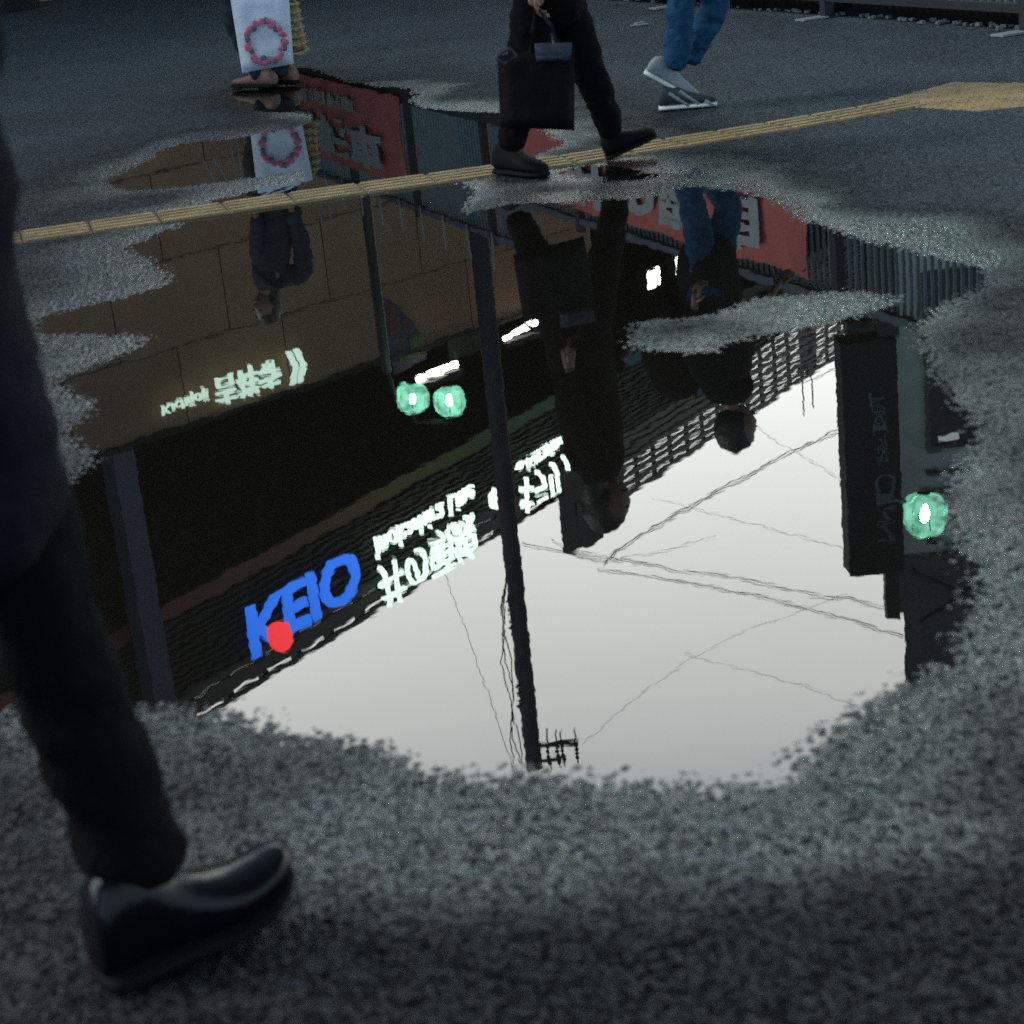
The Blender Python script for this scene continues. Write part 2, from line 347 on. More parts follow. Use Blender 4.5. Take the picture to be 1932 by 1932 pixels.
def skin_chain(mb, pts, sub=2):
    n, e = chain(*pts); mb.mesh_add(skin(n, e, sub))

TXT = {}
def text_mesh(s, extrude=.03, bold=0.0):
    cu = bpy.data.curves.new('tmp', 'FONT'); cu.body = s; cu.size = 1; cu.extrude = extrude; cu.offset = bold; cu.resolution_u = 4
    o = bpy.data.objects.new('tmp', cu); COL.objects.link(o)
    dg = bpy.context.evaluated_depsgraph_get(); dg.update()
    me = bpy.data.meshes.new_from_object(o.evaluated_get(dg)); bpy.data.objects.remove(o)
    return me
def text_on(mb, pl, s, u0, u1, z0, z1, off=.1, thick=.05, bold=0.0, rev=False):
    """lettering filling the rectangle u0..u1 x z0..z1 of a facade plane"""
    me = text_mesh(s, .5, bold); co = np.array([v.co[:] for v in me.vertices])
    lo, hi = co.min(0), co.max(0); vs = []
    for c in co:
        fu = (c[0] - lo[0]) / (hi[0] - lo[0]); fz = (c[1] - lo[1]) / (hi[1] - lo[1]); fo = (c[2] - lo[2]) / (hi[2] - lo[2])
        vs.append(pl.at(u0 + (u1 - u0) * fu, z0 + (z1 - z0) * fz, off + thick * fo * (-1 if rev else 1)))
    mb.add(vs, [tuple(p.vertices) for p in me.polygons])

# ------------------------------------------------------------------ the ground: one displaced sheet, water lies in its hollows
def hash2(ix, iy, k):
    h = (ix.astype(np.int64) * 374761393 + iy.astype(np.int64) * 668265263 + k * 2147483647) & 0xFFFFFFFF
    h = ((h ^ (h >> 13)) * 1274126177) & 0xFFFFFFFF
    return ((h ^ (h >> 16)) & 0xFFFFFF) / float(0xFFFFFF)
def vnoise(x, y, s, k=0):
    x, y = x / s, y / s; ix, iy = np.floor(x), np.floor(y); fx, fy = x - ix, y - iy
    fx = fx * fx * (3 - 2 * fx); fy = fy * fy * (3 - 2 * fy)
    a = hash2(ix, iy, k); b = hash2(ix + 1, iy, k); c = hash2(ix, iy + 1, k); d = hash2(ix + 1, iy + 1, k)
    return (a * (1 - fx) + b * fx) * (1 - fy) + (c * (1 - fx) + d * fx) * fy - .5
def pebbles(x, y, s, k=0):
    x, y = x / s, y / s; ix, iy = np.floor(x), np.floor(y); best = np.full(x.shape, -1.0)
    for dx in (-1, 0, 1):
        for dy in (-1, 0, 1):
            cx, cy = ix + dx, iy + dy
            px = cx + .15 + .7 * hash2(cx, cy, k); py = cy + .15 + .7 * hash2(cx, cy, k + 1)
            rr = .35 + .45 * hash2(cx, cy, k + 2); d2 = (x - px) ** 2 + (y - py) ** 2
            hgt = np.sqrt(np.clip(1 - d2 / rr ** 2, 0, 1)) * (.4 + .6 * hash2(cx, cy, k + 3))
            best = np.maximum(best, hgt)
    return best

WATER = [   # outlines of the water in the photo
 [(345,408),(370,418),(300,442),(239,468),(260,478),(305,500),(325,528),(270,552),(190,572),(120,590),(92,602),(85,625),(200,628),(278,636),(255,656),(190,690),(120,716),(140,742),(185,758),(172,785),(130,812),(146,835),(190,862),(160,890),(120,930),(60,985),(-60,1050),(-200,1180),(-60,1262),(-5,1322),(60,1330),(150,1322),(235,1312),(300,1322),(380,1330),(450,1330),(480,1345),(540,1365),(620,1380),(700,1395),(750,1410),(775,1450),(830,1464),(900,1475),(1000,1458),(1050,1458),(1150,1476),(1250,1478),(1350,1482),(1440,1485),(1475,1470),(1500,1432),(1535,1400),(1600,1350),(1660,1300),(1720,1262),(1770,1240),(1800,1200),(1825,1150),(1828,1080),(1815,1020),(1800,960),(1815,900),(1835,850),(1840,800),(1790,745),(1760,690),(1745,650),(1755,605),(1800,565),(1845,535),(1840,505),(1760,488),(1680,463),(1640,455),(1600,445),(1560,430),(1500,412),(1470,388),(1400,362),(1320,350),(1275,352),(1230,372),(1180,376),(1120,380),(1040,386),(960,384),(905,396),(866,410),(880,385),(900,360),(860,346),(700,368),(550,386),(430,400)],
 [(182,342),(242,321),(291,297),(303,282),(363,268),(450,262),(500,248),(575,238),(592,226),(580,213),(500,210),(440,200),(425,182),(470,165),(505,140),(520,128),(596,130),(640,150),(697,163),(760,165),(792,172),(770,186),(777,199),(850,210),(935,212),(1000,235),(1040,255),(1062,275),(1000,300),(930,312),(800,336),(700,352),(600,368),(480,384),(350,400),(372,392),(430,374),(520,352),(592,332),(575,322),(480,333),(400,345),(300,356),(248,360)],
 [(1060,322),(1110,312),(1180,318),(1250,330),(1190,342),(1100,334)],
]
ISLAND = [[(1166,648),(1180,620),(1197,608),(1283,600),(1345,590),(1388,572),(1418,560),(1479,554),(1588,550),(1650,553),(1700,560),(1672,578),(1635,588),(1599,599),(1552,612),(1516,619),(1462,629),(1425,637),(1363,648),(1327,665),(1261,666),(1214,663)]]
def sd_poly(poly, X, Y):
    P = np.array([G(a, b)[:2] for a, b in poly]); d = np.full(X.shape, 1e9); ins = np.zeros(X.shape, bool)
    for i in range(len(P)):
        a, b = P[i], P[(i + 1) % len(P)]; e = b - a; L2 = max(float(e @ e), 1e-12)
        t = np.clip(((X - a[0]) * e[0] + (Y - a[1]) * e[1]) / L2, 0, 1)
        d = np.minimum(d, (X - a[0] - t * e[0]) ** 2 + (Y - a[1] - t * e[1]) ** 2)
        c = (a[1] > Y) != (b[1] > Y); de = b[1] - a[1] if abs(b[1] - a[1]) > 1e-12 else 1e-12
        ins ^= c & (X < (b[0] - a[0]) * (Y - a[1]) / de + a[0])
    d = np.sqrt(d); return np.where(ins, -d, d)

STRIP = [(-3.6, 7.74), (-1.93, 8.165), (-.81, 8.44), (.41, 8.70), (1.41, 9.05), (2.12, 9.36)]
BLOCK = [(1.93, 9.46), (2.44, 9.91), (2.72, 9.60), (3.3, 9.55), (3.5, 8.9), (2.9, 8.80), (2.51, 8.88), (2.30, 8.88), (2.08, 9.20)]
def sd_strip(X, Y):
    d = np.full(X.shape, 1e9)
    for a, b in zip(STRIP[:-1], STRIP[1:]):
        ex, ey = b[0] - a[0], b[1] - a[1]; t = np.clip(((X - a[0]) * ex + (Y - a[1]) * ey) / (ex * ex + ey * ey), 0, 1)
        d = np.minimum(d, np.hypot(X - a[0] - t * ex, Y - a[1] - t * ey))
    return d

NT, NZ = 1150, 1250
t_in = np.linspace(-.34, .34, NT)
t_all = np.concatenate([[-80, -20, -6, -2, -1, -.6, -.42], t_in, [.42, .6, 1, 2, 6, 20, 80]])
ang = np.linspace(math.atan(HC / 1.9), math.atan(HC / 24.0), NZ)
z_in = HC / np.tan(ang)
z_all = np.concatenate([[-300, -60, -12, -3, 0, .8, 1.4], z_in, [27, 32, 40, 60, 100, 200, 500]])
TT, ZZ = np.meshgrid(t_all, z_all)
XX = TT * np.maximum(np.abs(ZZ), 1.9)
cs = slice(None, None, 5)
ii = np.arange(0, NZ, 5); jj = np.arange(0, NT, 5)
Xc = XX[7:7 + NZ, 7:7 + NT][np.ix_(ii, jj)]; Yc = ZZ[7:7 + NZ, 7:7 + NT][np.ix_(ii, jj)]
sdc = np.full(Xc.shape, 1e9)
for p in WATER: sdc = np.minimum(sdc, sd_poly(p, Xc, Yc))
for p in ISLAND: sdc = np.maximum(sdc, -sd_poly(p, Xc, Yc))
def bilinear(A, ni, nj):
    fi = np.clip(np.arange(ni) / 5.0, 0, A.shape[0] - 1.001); fj = np.clip(np.arange(nj) / 5.0, 0, A.shape[1] - 1.001)
    i0 = fi.astype(int); j0 = fj.astype(int); a = (fi - i0)[:, None]; b = (fj - j0)[None, :]
    return (A[np.ix_(i0, j0)] * (1 - a) * (1 - b) + A[np.ix_(i0 + 1, j0)] * a * (1 - b) + A[np.ix_(i0, j0 + 1)] * (1 - a) * b + A[np.ix_(i0 + 1, j0 + 1)] * a * b)
SD = np.full(XX.shape, 1.5); SD[7:7 + NZ, 7:7 + NT] = bilinear(sdc, NZ, NT)
near = np.clip((12 - ZZ) / 8, 0, 1)
rag = vnoise(XX, ZZ, .30, 1) * .05 + vnoise(XX, ZZ, .09, 2) * .025 + vnoise(XX, ZZ, .035, 5) * .012
sdn = SD + rag
Hh = np.clip(sdn * .060, -.010, .0070)
peb = pebbles(XX, ZZ, .011, 3); peb2 = pebbles(XX, ZZ, .022, 9)
Hh = Hh + (peb - .45) * .0034 + (peb2 - .5) * .0038 + vnoise(XX, ZZ, .045, 7) * .0012 + vnoise(XX, ZZ, .6, 8) * .0012 * (SD > .1)
Hh = np.where((sd_strip(XX, ZZ) < .165) | (sd_poly([], XX, ZZ) < 0 if False else False), np.minimum(Hh, -.001), Hh)
bx = (XX > 1.8) & (XX < 3.6) & (ZZ > 8.7) & (ZZ < 10)
def inside_world(poly, X, Y):
    ins = np.zeros(X.shape, bool)
    for i in range(len(poly)):
        a, b = poly[i], poly[(i + 1) % len(poly)]; c = (a[1] > Y) != (b[1] > Y); de = b[1] - a[1] or 1e-12
        ins ^= c & (X < (b[0] - a[0]) * (Y - a[1]) / de + a[0])
    return ins
blk = inside_world(BLOCK, XX, ZZ); Hh = np.where(blk, np.minimum(Hh, -.001), Hh)
outer = np.zeros(XX.shape, bool); outer[:7] = True; outer[-7:] = True; outer[:, :7] = True; outer[:, -7:] = True
Hh = np.where(outer, .006, Hh)
wet = np.exp(-np.clip(SD + vnoise(XX, ZZ, .5, 12) * .5 + vnoise(XX, ZZ, .14, 13) * .2, 0, 9) / .48)
wet = np.clip(np.maximum(wet, np.clip((6.8 - ZZ) / 2.0, 0, .44)), 0, 1)
# the far pavement has drained and dried
wet = wet * np.clip(1.25 - np.clip(ZZ - 8.5, 0, 9) / 6.0, .1, 1)
nr, nc = XX.shape
me = bpy.data.meshes.new('ground')
co = np.stack([XX, ZZ, Hh], -1).reshape(-1, 3).astype(np.float32)
me.vertices.add(nr * nc); me.vertices.foreach_set('co', co.ravel())
idx = np.arange(nr * nc).reshape(nr, nc)
quads = np.stack([idx[:-1, :-1], idx[:-1, 1:], idx[1:, 1:], idx[1:, :-1]], -1).reshape(-1, 4)
nq = len(quads)
me.loops.add(nq * 4); me.loops.foreach_set('vertex_index', quads.ravel().astype(np.int32))
me.polygons.add(nq); me.polygons.foreach_set('loop_start', np.arange(0, nq * 4, 4, dtype=np.int32)); me.polygons.foreach_set('loop_total', np.full(nq, 4, np.int32))
me.polygons.foreach_set('use_smooth', np.ones(nq, bool))
me.update(calc_edges=True)
a = me.attributes.new('wet', 'FLOAT', 'POINT'); a.data.foreach_set('value', wet.ravel().astype(np.float32))
me.materials.append(MAT['asphalt'])
ground = bpy.data.objects.new('ground', me); COL.objects.link(ground); tag(ground, kind='structure')
w = MB(); w.add([(-2.6, 2.0, 0), (3.6, 2.0, 0), (5.5, 15, 0), (-4.6, 15, 0)], [(0, 1, 2, 3)])
tag(build(w, 'puddle', 'water'), kind='structure')

# tactile paving: ribbed guiding tiles and a dotted block
th = empty('tactile_strip', (0, 8.6, 0), 'yellow ribbed guiding tiles crossing the wet asphalt in a thin line', 'tactile paving')
base_ = MB(); bars = MB()
pts = []
for a_, b_ in zip(STRIP[:-1], STRIP[1:]):
    L = math.hypot(b_[0] - a_[0], b_[1] - a_[1]); n_ = max(1, round(L / .30))
    for k in range(n_):
        pts.append((a_, b_, k / n_, (k + 1) / n_, L / n_))
for a_, b_, f0, f1, tl in pts:
    ex, ey = b_[0] - a_[0], b_[1] - a_[1]; rz = math.atan2(ey, ex)
    cx, cy = a_[0] + ex * (f0 + f1) / 2, a_[1] + ey * (f0 + f1) / 2
    jz = random.uniform(-.0006, .0006); jr = random.uniform(-.006, .006)
    base_.box((cx, cy, .0015 + jz), (tl - .007, .292, .007), rz + jr)
    for q in range(4):
        o_ = (q - 1.5) * .075
        bars.box((cx - math.sin(rz + jr) * o_, cy + math.cos(rz + jr) * o_, .0085 + jz), (tl - .026, .036, .0075), rz + jr)
build(base_, 'tile', 'tactile_base', th); build(bars, 'rib', 'tactile', th, bevel=.002)
wb = empty('tactile_block', (2.4, 9.3, 0), 'yellow dotted warning tiles where the guiding line widens at the right', 'tactile paving')
m_ = MB(); n_ = len(BLOCK)
m_.add([(x, y, -.002) for x, y in BLOCK] + [(x, y, .0058) for x, y in BLOCK], [tuple(range(n_, 2 * n_))[::-1]] + [tuple(range(n_))] + [(i, (i + 1) % n_, n_ + (i + 1) % n_, n_ + i) for i in range(n_)])
build(m_, 'tile', 'tactile', wb)
d_ = MB(); ca, sa = math.cos(.42), math.sin(.42)
for i in range(-30, 30):
    for j in range(-30, 30):
        x = 2.5 + (i * ca - j * sa) * .06; y = 9.3 + (i * sa + j * ca) * .06
        if inside_world(BLOCK, np.array([x]), np.array([y]))[0]:
            d_.ball((x, y, .0055), .016, .016, .006, 8, 4)
build(d_, 'dot', 'tactile', wb, smooth=True)

# ------------------------------------------------------------------ station building (seen in the water)
P2 = Plane(Vh(445, 1330, 12), Vh(1580, 620, 12))
B1 = Plane(Vh(253, 832, 6), Vh(711, 680, 6))
FP = Plane(G(1250, 12), G(1932, 63))
def root_at(name, pl, u, label, cat, group=None):
    return empty(name, pl.at(u, 0), label, cat, group)

st = root_at('station_building', P2, 8, 'long dark station building with louvred upper storey and a coloured stripe', 'building')
m = MB(); m.slab(P2, -26, 31, 0, 9.62, -12, 0); build(m, 'wall', 'void', st)
m = MB(); m.slab(P2, -26, 31, 9.90, 11.30, -12, 0.02); build(m, 'upper_wall', 'cladding', st)
m = MB(); m.slab(P2, -26, 14.5, 9.622, 9.898, -1, .10); o = build(m, 'coloured_stripe', 'coloured_band', st); uv_plane(o, P2)
m = MB(); m.slab(P2, 14.5, 31, 9.622, 9.898, -1, .02); build(m, 'dark_stripe', 'cladding', st)
m = MB()
for k in range(11): m.slab(P2, -26, 31, 9.96 + k * .122, 10.01 + k * .122, .022, .13)
build(m, 'louver_slats', 'louver', st)
for u in (-2.22, 16.5):
    m = MB(); m.slab(P2, u, u + .46, 0, 11.28, .14, .40); build(m, 'column', 'pillar_grey', st)
# mullions of the dark glazed storey
for k in range(-5, 9):
    m = MB(); m.slab(P2, k * 3.6 + .4, k * 3.6 + .46, 6.2, 9.6, .002, .04); build(m, 'mullion', 'void', st)

rr = root_at('roof_railing', P2, 8, 'dark railing along the station roof with sky showing between its rails', 'railing')
for k in range(-14, 20):
    m = MB(); m.slab(P2, k * .95, k * .95 + .16, 11.30, 11.98, -.30, -.162); build(m, 'post', 'dark_metal', rr)
m = MB()
for z, h in ((11.36, .14), (11.54, .26), (11.88, .10)): m.slab(P2, -14, 19, z, z + h, -.16, -.10)
build(m, 'rail', 'dark_metal', rr)
rl = root_at('lattice_screen', P2, 18, 'taller lattice screen on the station roof to the right of the pole', 'screen')
for k in range(0, 21):
    m = MB(); m.slab(P2, 11.6 + k * .82, 11.6 + k * .82 + .085, 11.30, 12.72, -.06, .02); build(m, 'post', 'dark_metal', rl)
for k in range(8):
    m = MB(); m.slab(P2, 11.6, 28.2, 11.32 + k * .19, 11.445 + k * .19, .022, .08); build(m, 'rail', 'dark_metal', rl)
mst = root_at('roof_mast', P2, P2.sz(1540, 690)[0], 'short dark mast standing up from the far roofline', 'mast')
u_ = P2.sz(1540, 690)[0]; z_ = P2.sz(1540, 702)[1]
m = MB(); m.slab(P2, u_ - .2, u_ + .2, 11.3, z_, -.3, -.1); m.slab(P2, u_ - .32, u_ + .28, z_ - .25, z_ - .02, -.4, -.31); build(m, 'post', 'dark_metal', mst)
m = MB(); m.tube([P2.at(u_ - .5, 11.3, -.2), P2.at(u_ - .5, z_ + 1.1, -.2)], .02, 6); m.tube([P2.at(u_ + .1, z_, -.2), P2.at(u_ + .1, z_ + 1.1, -.2)], .02, 6); build(m, 'whip', 'dark_metal', mst)
bb = root_at('billboard', P2, 11, 'dark unlit billboard on the roof above the right-hand white sign', 'billboard')
u0, z0 = P2.sz(1040, 930); u1, z1 = P2.sz(1135, 985)
m = MB(); m.slab(P2, u0, u1, 11.25, z1, .16, .42); m.slab(P2, u0 + .7, u1 - .5, z1, z1 + .14, .18, .34); build(m, 'panel', 'sign_black', bb)
for uu, w_, za, zb in ((.25, .12, 12.0, 12.35), (.42, .1, 11.9, 12.1), (.85, .14, 12.0, 12.5), (1.9, .2, 11.75, 12.3), (2.2, .1, 11.9, 12.4)):
    m = MB(); m.slab(P2, u0 + uu, u0 + uu + w_, za, zb, .425, .44); build(m, 'mark', 'board_text', bb)

def sign(name, pl, txt, u0, u1, z0, z1, mat, label, cat='sign', off=.25, bold=.02, parts=None, group=None):
    if pl is P2: u0 -= SH; u1 -= SH
    r = root_at(name, pl, (u0 + u1) / 2, label, cat, group)
    m = MB(); text_on(m, pl, txt, u0, u1, z0, z1, off, .08, bold); build(m, 'lettering', mat, r)
    m = MB(); m.slab(pl, u0 + .05, u1 - .05, (z0 + z1) / 2 - .03, (z0 + z1) / 2 + .03, max(off - .12, .135), off - .01); build(m, 'mounting_bar', 'dark_metal', r)
    return r
SH = .36
ks = sign('lit_sign', P2, 'KEIO', .66, 3.74, 10.30, 11.22, 'lit_blue', 'big glowing blue letters reading KEIO on the station front', bold=.020)
uf, zf = P2.sz(527, 1184); uf -= .45; zf -= .06
m = MB()
for k in range(40):
    a0 = 2 * math.pi * k / 40; a1 = 2 * math.pi * (k + 1) / 40
    r0 = .26 + .02 * math.sin(a0 * 2); r1 = .26 + .02 * math.sin(a1 * 2)
    m.add([P2.at(uf, zf, .46), P2.at(uf + r0 * math.cos(a0), zf + r0 * 1.1 * math.sin(a0), .44), P2.at(uf + r1 * math.cos(a1), zf + r1 * 1.1 * math.sin(a1), .44), P2.at(uf, zf, .36), P2.at(uf + r0 * math.cos(a0), zf + r0 * 1.1 * math.sin(a0), .36), P2.at(uf + r1 * math.cos(a1), zf + r1 * 1.1 * math.sin(a1), .36)], [(0, 1, 2), (3, 5, 4), (1, 4, 5, 2)])
build(m, 'red_badge', 'lit_red', ks)
il = sign('lit_sign', P2, '井の頭線', 4.30, 7.50, 10.93, 11.80, 'lit_white', 'glowing white sign of four large characters with Inokashira Line in small letters', bold=.0)
m = MB(); text_on(m, P2, 'Inokashira Line', 4.32 - SH, 7.58 - SH, 10.38, 10.80, .25, .08, .0); build(m, 'small_lettering', 'lit_white', il)
kr = sign('lit_sign', P2, 'キラリナ', 9.20, 11.30, 10.85, 11.62, 'lit_white', 'glowing white characters to the right of the utility pole', bold=.01)
m = MB(); text_on(m, P2, 'o-Kirarina', 9.15 - SH, 11.05 - SH, 10.47, 10.76, .25, .08, .0); build(m, 'small_lettering', 'lit_white', kr)
m = MB(); text_on(m, P2, 'の', 8.10 - SH, 8.45 - SH, 10.75, 11.15, .25, .08, .05); build(m, 'single_letter', 'lit_white', kr)

# brown panelled wall in front of the station
bw = root_at('brown_wall', B1, 2, 'tall brown panelled wall in front of the station building', 'wall')
m = MB(); m.slab(B1, -9, 9.6, 0, 6.0, -.25, 0); o = build(m, 'panels', 'brown_panels', bw); uv_plane(o, B1)
m = MB(); m.slab(B1, -9, 9.6, 6.0, 6.07, -.28, .04); build(m, 'coping', 'cladding', bw)
ksg = sign('lit_sign', B1, '吉祥寺', 1.36, 2.55, 5.42, 5.86, 'lit_small', 'small glowing station name Kichijoji on the brown wall with a double chevron', off=.13, bold=.012)
m = MB(); text_on(m, B1, 'Kichijoji', .44, 1.24, 5.50, 5.74, .13, .05, .01); build(m, 'small_lettering', 'lit_small', ksg)
m = MB(); text_on(m, B1, '»', 2.72, 3.06, 5.42, 5.88, .13, .05, .015); build(m, 'chevron', 'lit_small', ksg)
po = root_at('poster', B1, 5.1, 'faded colourful poster on the brown wall beside the lamp post', 'poster')
m = MB(); m.add([B1.at(4.78, 5.0, .02), B1.at(5.1, 5.25, .02), B1.at(5.62, 5.95, .02), B1.at(5.55, 6.2, .02), B1.at(4.86, 6.3, .02)] + [B1.at(4.78, 5.0, .005), B1.at(5.1, 5.25, .005), B1.at(5.62, 5.95, .005), B1.at(5.55, 6.2, .005), B1.at(4.86, 6.3, .005)], [(0, 1, 2, 3, 4), (9, 8, 7, 6, 5)] + [(i, 5 + i, 5 + (i + 1) % 5, (i + 1) % 5) for i in range(5)])
MAT['p_violet'] = principled('p_violet', (.07, .06, .09), .8, .2, noise=(9, .6)); MAT['p_green'] = principled('p_green', (.07, .12, .05), .8, .2, noise=(12, .7)); MAT['p_red'] = principled('p_red', (.13, .035, .04), .8, .2, noise=(9, .4)); MAT['p_dkgreen'] = principled('p_dkgreen', (.02, .035, .022), .8, .2, noise=(9, .5))
build(m, 'sheet', 'p_violet', po)
m = MB(); m.slab(B1, 5.0, 5.5, 5.98, 6.16, .021, .03); m.slab(B1, 5.25, 5.56, 5.80, 5.98, .021, .03); build(m, 'green_patch', 'p_green', po)
m = MB(); m.slab(B1, 4.84, 5.03, 5.24, 5.62, .021, .03); m.slab(B1, 5.15, 5.3, 5.5, 5.66, .021, .03); build(m, 'red_patch', 'p_red', po)
gp = root_at('green_panel', B1, 6.7, 'dull green panel above the brown wall between the tube lights', 'panel')
m = MB(); m.slab(B1, 6.25, 7.15, 6.07, 6.42, -.2, -.05); m.slab(B1, 6.3, 6.36, 6.42, 6.6, -.16, -.1); m.slab(B1, 7.04, 7.1, 6.42, 6.6, -.16, -.1); build(m, 'face', 'p_dkgreen', gp)
def tube_light(a, b, label, rr_=.045):
    p, q = B1.sz(*a), B1.sz(*b)
    r = root_at('tube_light', B1, p[0], label, 'light', 'tube lights above the brown wall')
    z = (p[1] + q[1]) / 2
    m = MB(); m.tube([B1.at(p[0], p[1], .12), B1.at((p[0] + q[0]) / 2, z, .12), B1.at(q[0], q[1], .12)], rr_, 8); build(m, 'tube', 'lit_tube', r)
    m = MB(); m.slab(B1, p[0] - .04, q[0] + .04, max(p[1], q[1]) + rr_ + .004, max(p[1], q[1]) + rr_ + .10, .03, .22); build(m, 'housing', 'dark_metal', r)
tube_light((778, 714), (852, 686), 'bright tube light above the green lamps')
tube_light((942, 640), (1003, 606), 'bright tube light to the right of the utility pole')
for px, py, w_, h_, lb in ((1214, 524, .30, .22, 'larger white lit window box under the dark station wall'), (1262, 500, .17, .26, 'smaller white lit window box under the dark station wall')):
    u, z = P2.sz(px, py)
    r = root_at('light_box', P2, u, lb, 'light', 'light boxes under the station wall')
    m = MB(); m.slab(P2, u - w_, u + w_, z - h_, z + h_, .02, .25); build(m, 'case', 'dark_metal', r)
    m = MB()
    for a in range(3): m.slab(P2, u - w_ + .03 + a * w_ * .66, u - w_ + a * w_ * .66 + w_ * .6, z - h_ + .05, z + h_ - .05, .252, .27)
    build(m, 'lens', 'lit_tube', r)
u, z = P2.sz(556, 773)

# light railing rods in front of the brown wall
r = root_at('railing', B1, -1, 'thin pale upright rods of a railing in front of the brown wall', 'railing')
for px, py in ((404, 340), (416, 338), (430, 336), (452, 334), (468, 332), (560, 372), (578, 372)):
    u, z = B1.sz(px, py); m = MB(); m.tube([B1.at(u, 0, .5), B1.at(u, z + .35, .5)], .012, 6); build(m, 'rod', 'pale_rod', r)
for a, b in (((339, 296), (366, 342)), ((360, 294), (390, 342)), ((672, 390), (699, 446))):
    p, q = B1.sz(*a), B1.sz(*b); m = MB(); m.tube([B1.at(p[0], p[1], .5), B1.at(q[0], q[1], .5)], .016, 6); build(m, 'brace', 'pale_rod', r)
m = MB(); m.tube([B1.at(-2.2, 1.1, .5), B1.at(3.4, 1.1, .5)], .02, 6); build(m, 'rail', 'steel_blue', r)

# ------------------------------------------------------------------ picket fence with red banners
uplate = [FP.sz(1250, 18)[0], FP.sz(1555, 36)[0]]
def fs_direct(px, py):
    g = G(px, py)[:2]; return float(np.dot(g - FP.P, FP.d))
up1, up2 = fs_direct(1250, 18), fs_direct(1555, 36)
fe = root_at('picket_fence', FP, 0, 'long dark fence of close upright pickets behind the walking people', 'fence')
fh = lambda u: 2.45 if u < -3.2 else 2.0
posts = [up1 + (up2 - up1) * k for k in range(-7, 4)]
for k, u in enumerate(posts):
    m = MB(); m.slab(FP, u - .035, u + .035, .0, fh(u) + .1, -.035, .035); build(m, 'post', 'fence_dark', fe)
    m = MB(); m.box(FP.at(u, .016, .12), (.12, .20, .012), math.atan2(FP.d[1], FP.d[0])); build(m, 'base_plate', 'paper_white', fe)
for a_, b_ in ((posts[0], -3.2), (-3.2, posts[-1])):
    m = MB(); m.slab(FP, a_, b_, fh(b_ - .1) - .03, fh(b_ - .1) + .03, -.03, .03); build(m, 'top_rail', 'steel_blue', fe)
for z, h in ((.12, .05), (1.08, .20)):
    m = MB(); m.slab(FP, posts[0], posts[-1], z, z + h, -.03, .03); build(m, 'rail', 'fence_dark', fe)
for k in range(len(posts) - 1):
    m = MB(); n_ = int((posts[k + 1] - posts[k]) / .085)
    for j in range(1, n_):
        u = posts[k] + (posts[k + 1] - posts[k]) * j / n_
        m.slab(FP, u - .008, u + .008, .14, fh(u), -.056, -.034)
    build(m, 'picket_panel', 'picket_blue', fe)
for j in range(11):
    u = -10.4 + j * .70
    m = MB(); m.tube([FP.at(u, 2.40, .05), FP.at(u + random.uniform(-.03, .03), 2.78, .05)], .012, 6); build(m, 'spike', 'pale_rod', fe)
m = MB(); m.slab(FP, posts[0], posts[-1], -.02, .10, -.42, -.12); build(m, 'footing', 'soil', fe)
def banner(u0, u1, z0, z1, txt, small, label):
    r = root_at('banner', FP, (u0 + u1) / 2, label, 'banner', 'red banners tied to the fence')
    m = MB(); n_ = 30; vs = []; fs = []
    for i in range(n_ + 1):
        for j in range(7):
            u = u0 + (u1 - u0) * i / n_; z = z0 + (z1 - z0) * j / 6
            vs.append(FP.at(u, z, .085 + .018 * math.sin(u * 7 + j) + .012 * math.sin(u * 17)))
    vs += [v + Vector((FP.n[0], FP.n[1], 0)) * -.006 for v in vs]; K = (n_ + 1) * 7
    for i in range(n_):
        for j in range(6):
            a_ = i * 7 + j; fs.append((a_, a_ + 7, a_ + 8, a_ + 1)); fs.append((K + a_, K + a_ + 1, K + a_ + 8, K + a_ + 7))
    m.add(vs, fs); build(m, 'cloth', 'banner_red', r, smooth=True)
    m = MB(); text_on(m, FP, txt, u0 + (u1 - u0) * .20, u1 - (u1 - u0) * .12, z0 + (z1 - z0) * .42, z1 - (z1 - z0) * .08, .128, .006, .04); build(m, 'lettering', 'banner_text', r)
    if small:
        m = MB(); text_on(m, FP, small, u0 + (u1 - u0) * .1, u0 + (u1 - u0) * .72, z0 + (z1 - z0) * .12, z0 + (z1 - z0) * .30, .128, .006, .02); build(m, 'small_lettering', 'banner_text', r)
    m = MB()
    for u in (u0 + .04, u1 - .04):
        for z in (z0 + .05, z1 - .05): m.tube([FP.at(u, z, .12), FP.at(u, z, -.06)], .008, 5)
    build(m, 'tie', 'pale_rod', r)
banner(-11.6, -6.45, 1.18, 2.20, '自転車', '井の頭自転車', 'red banner with pale characters on the far fence beside the white bag')
banner(-2.9, 2.2, .95, 1.86, '井の頭自', '', 'red banner with pale characters on the near fence behind the jeans walker')

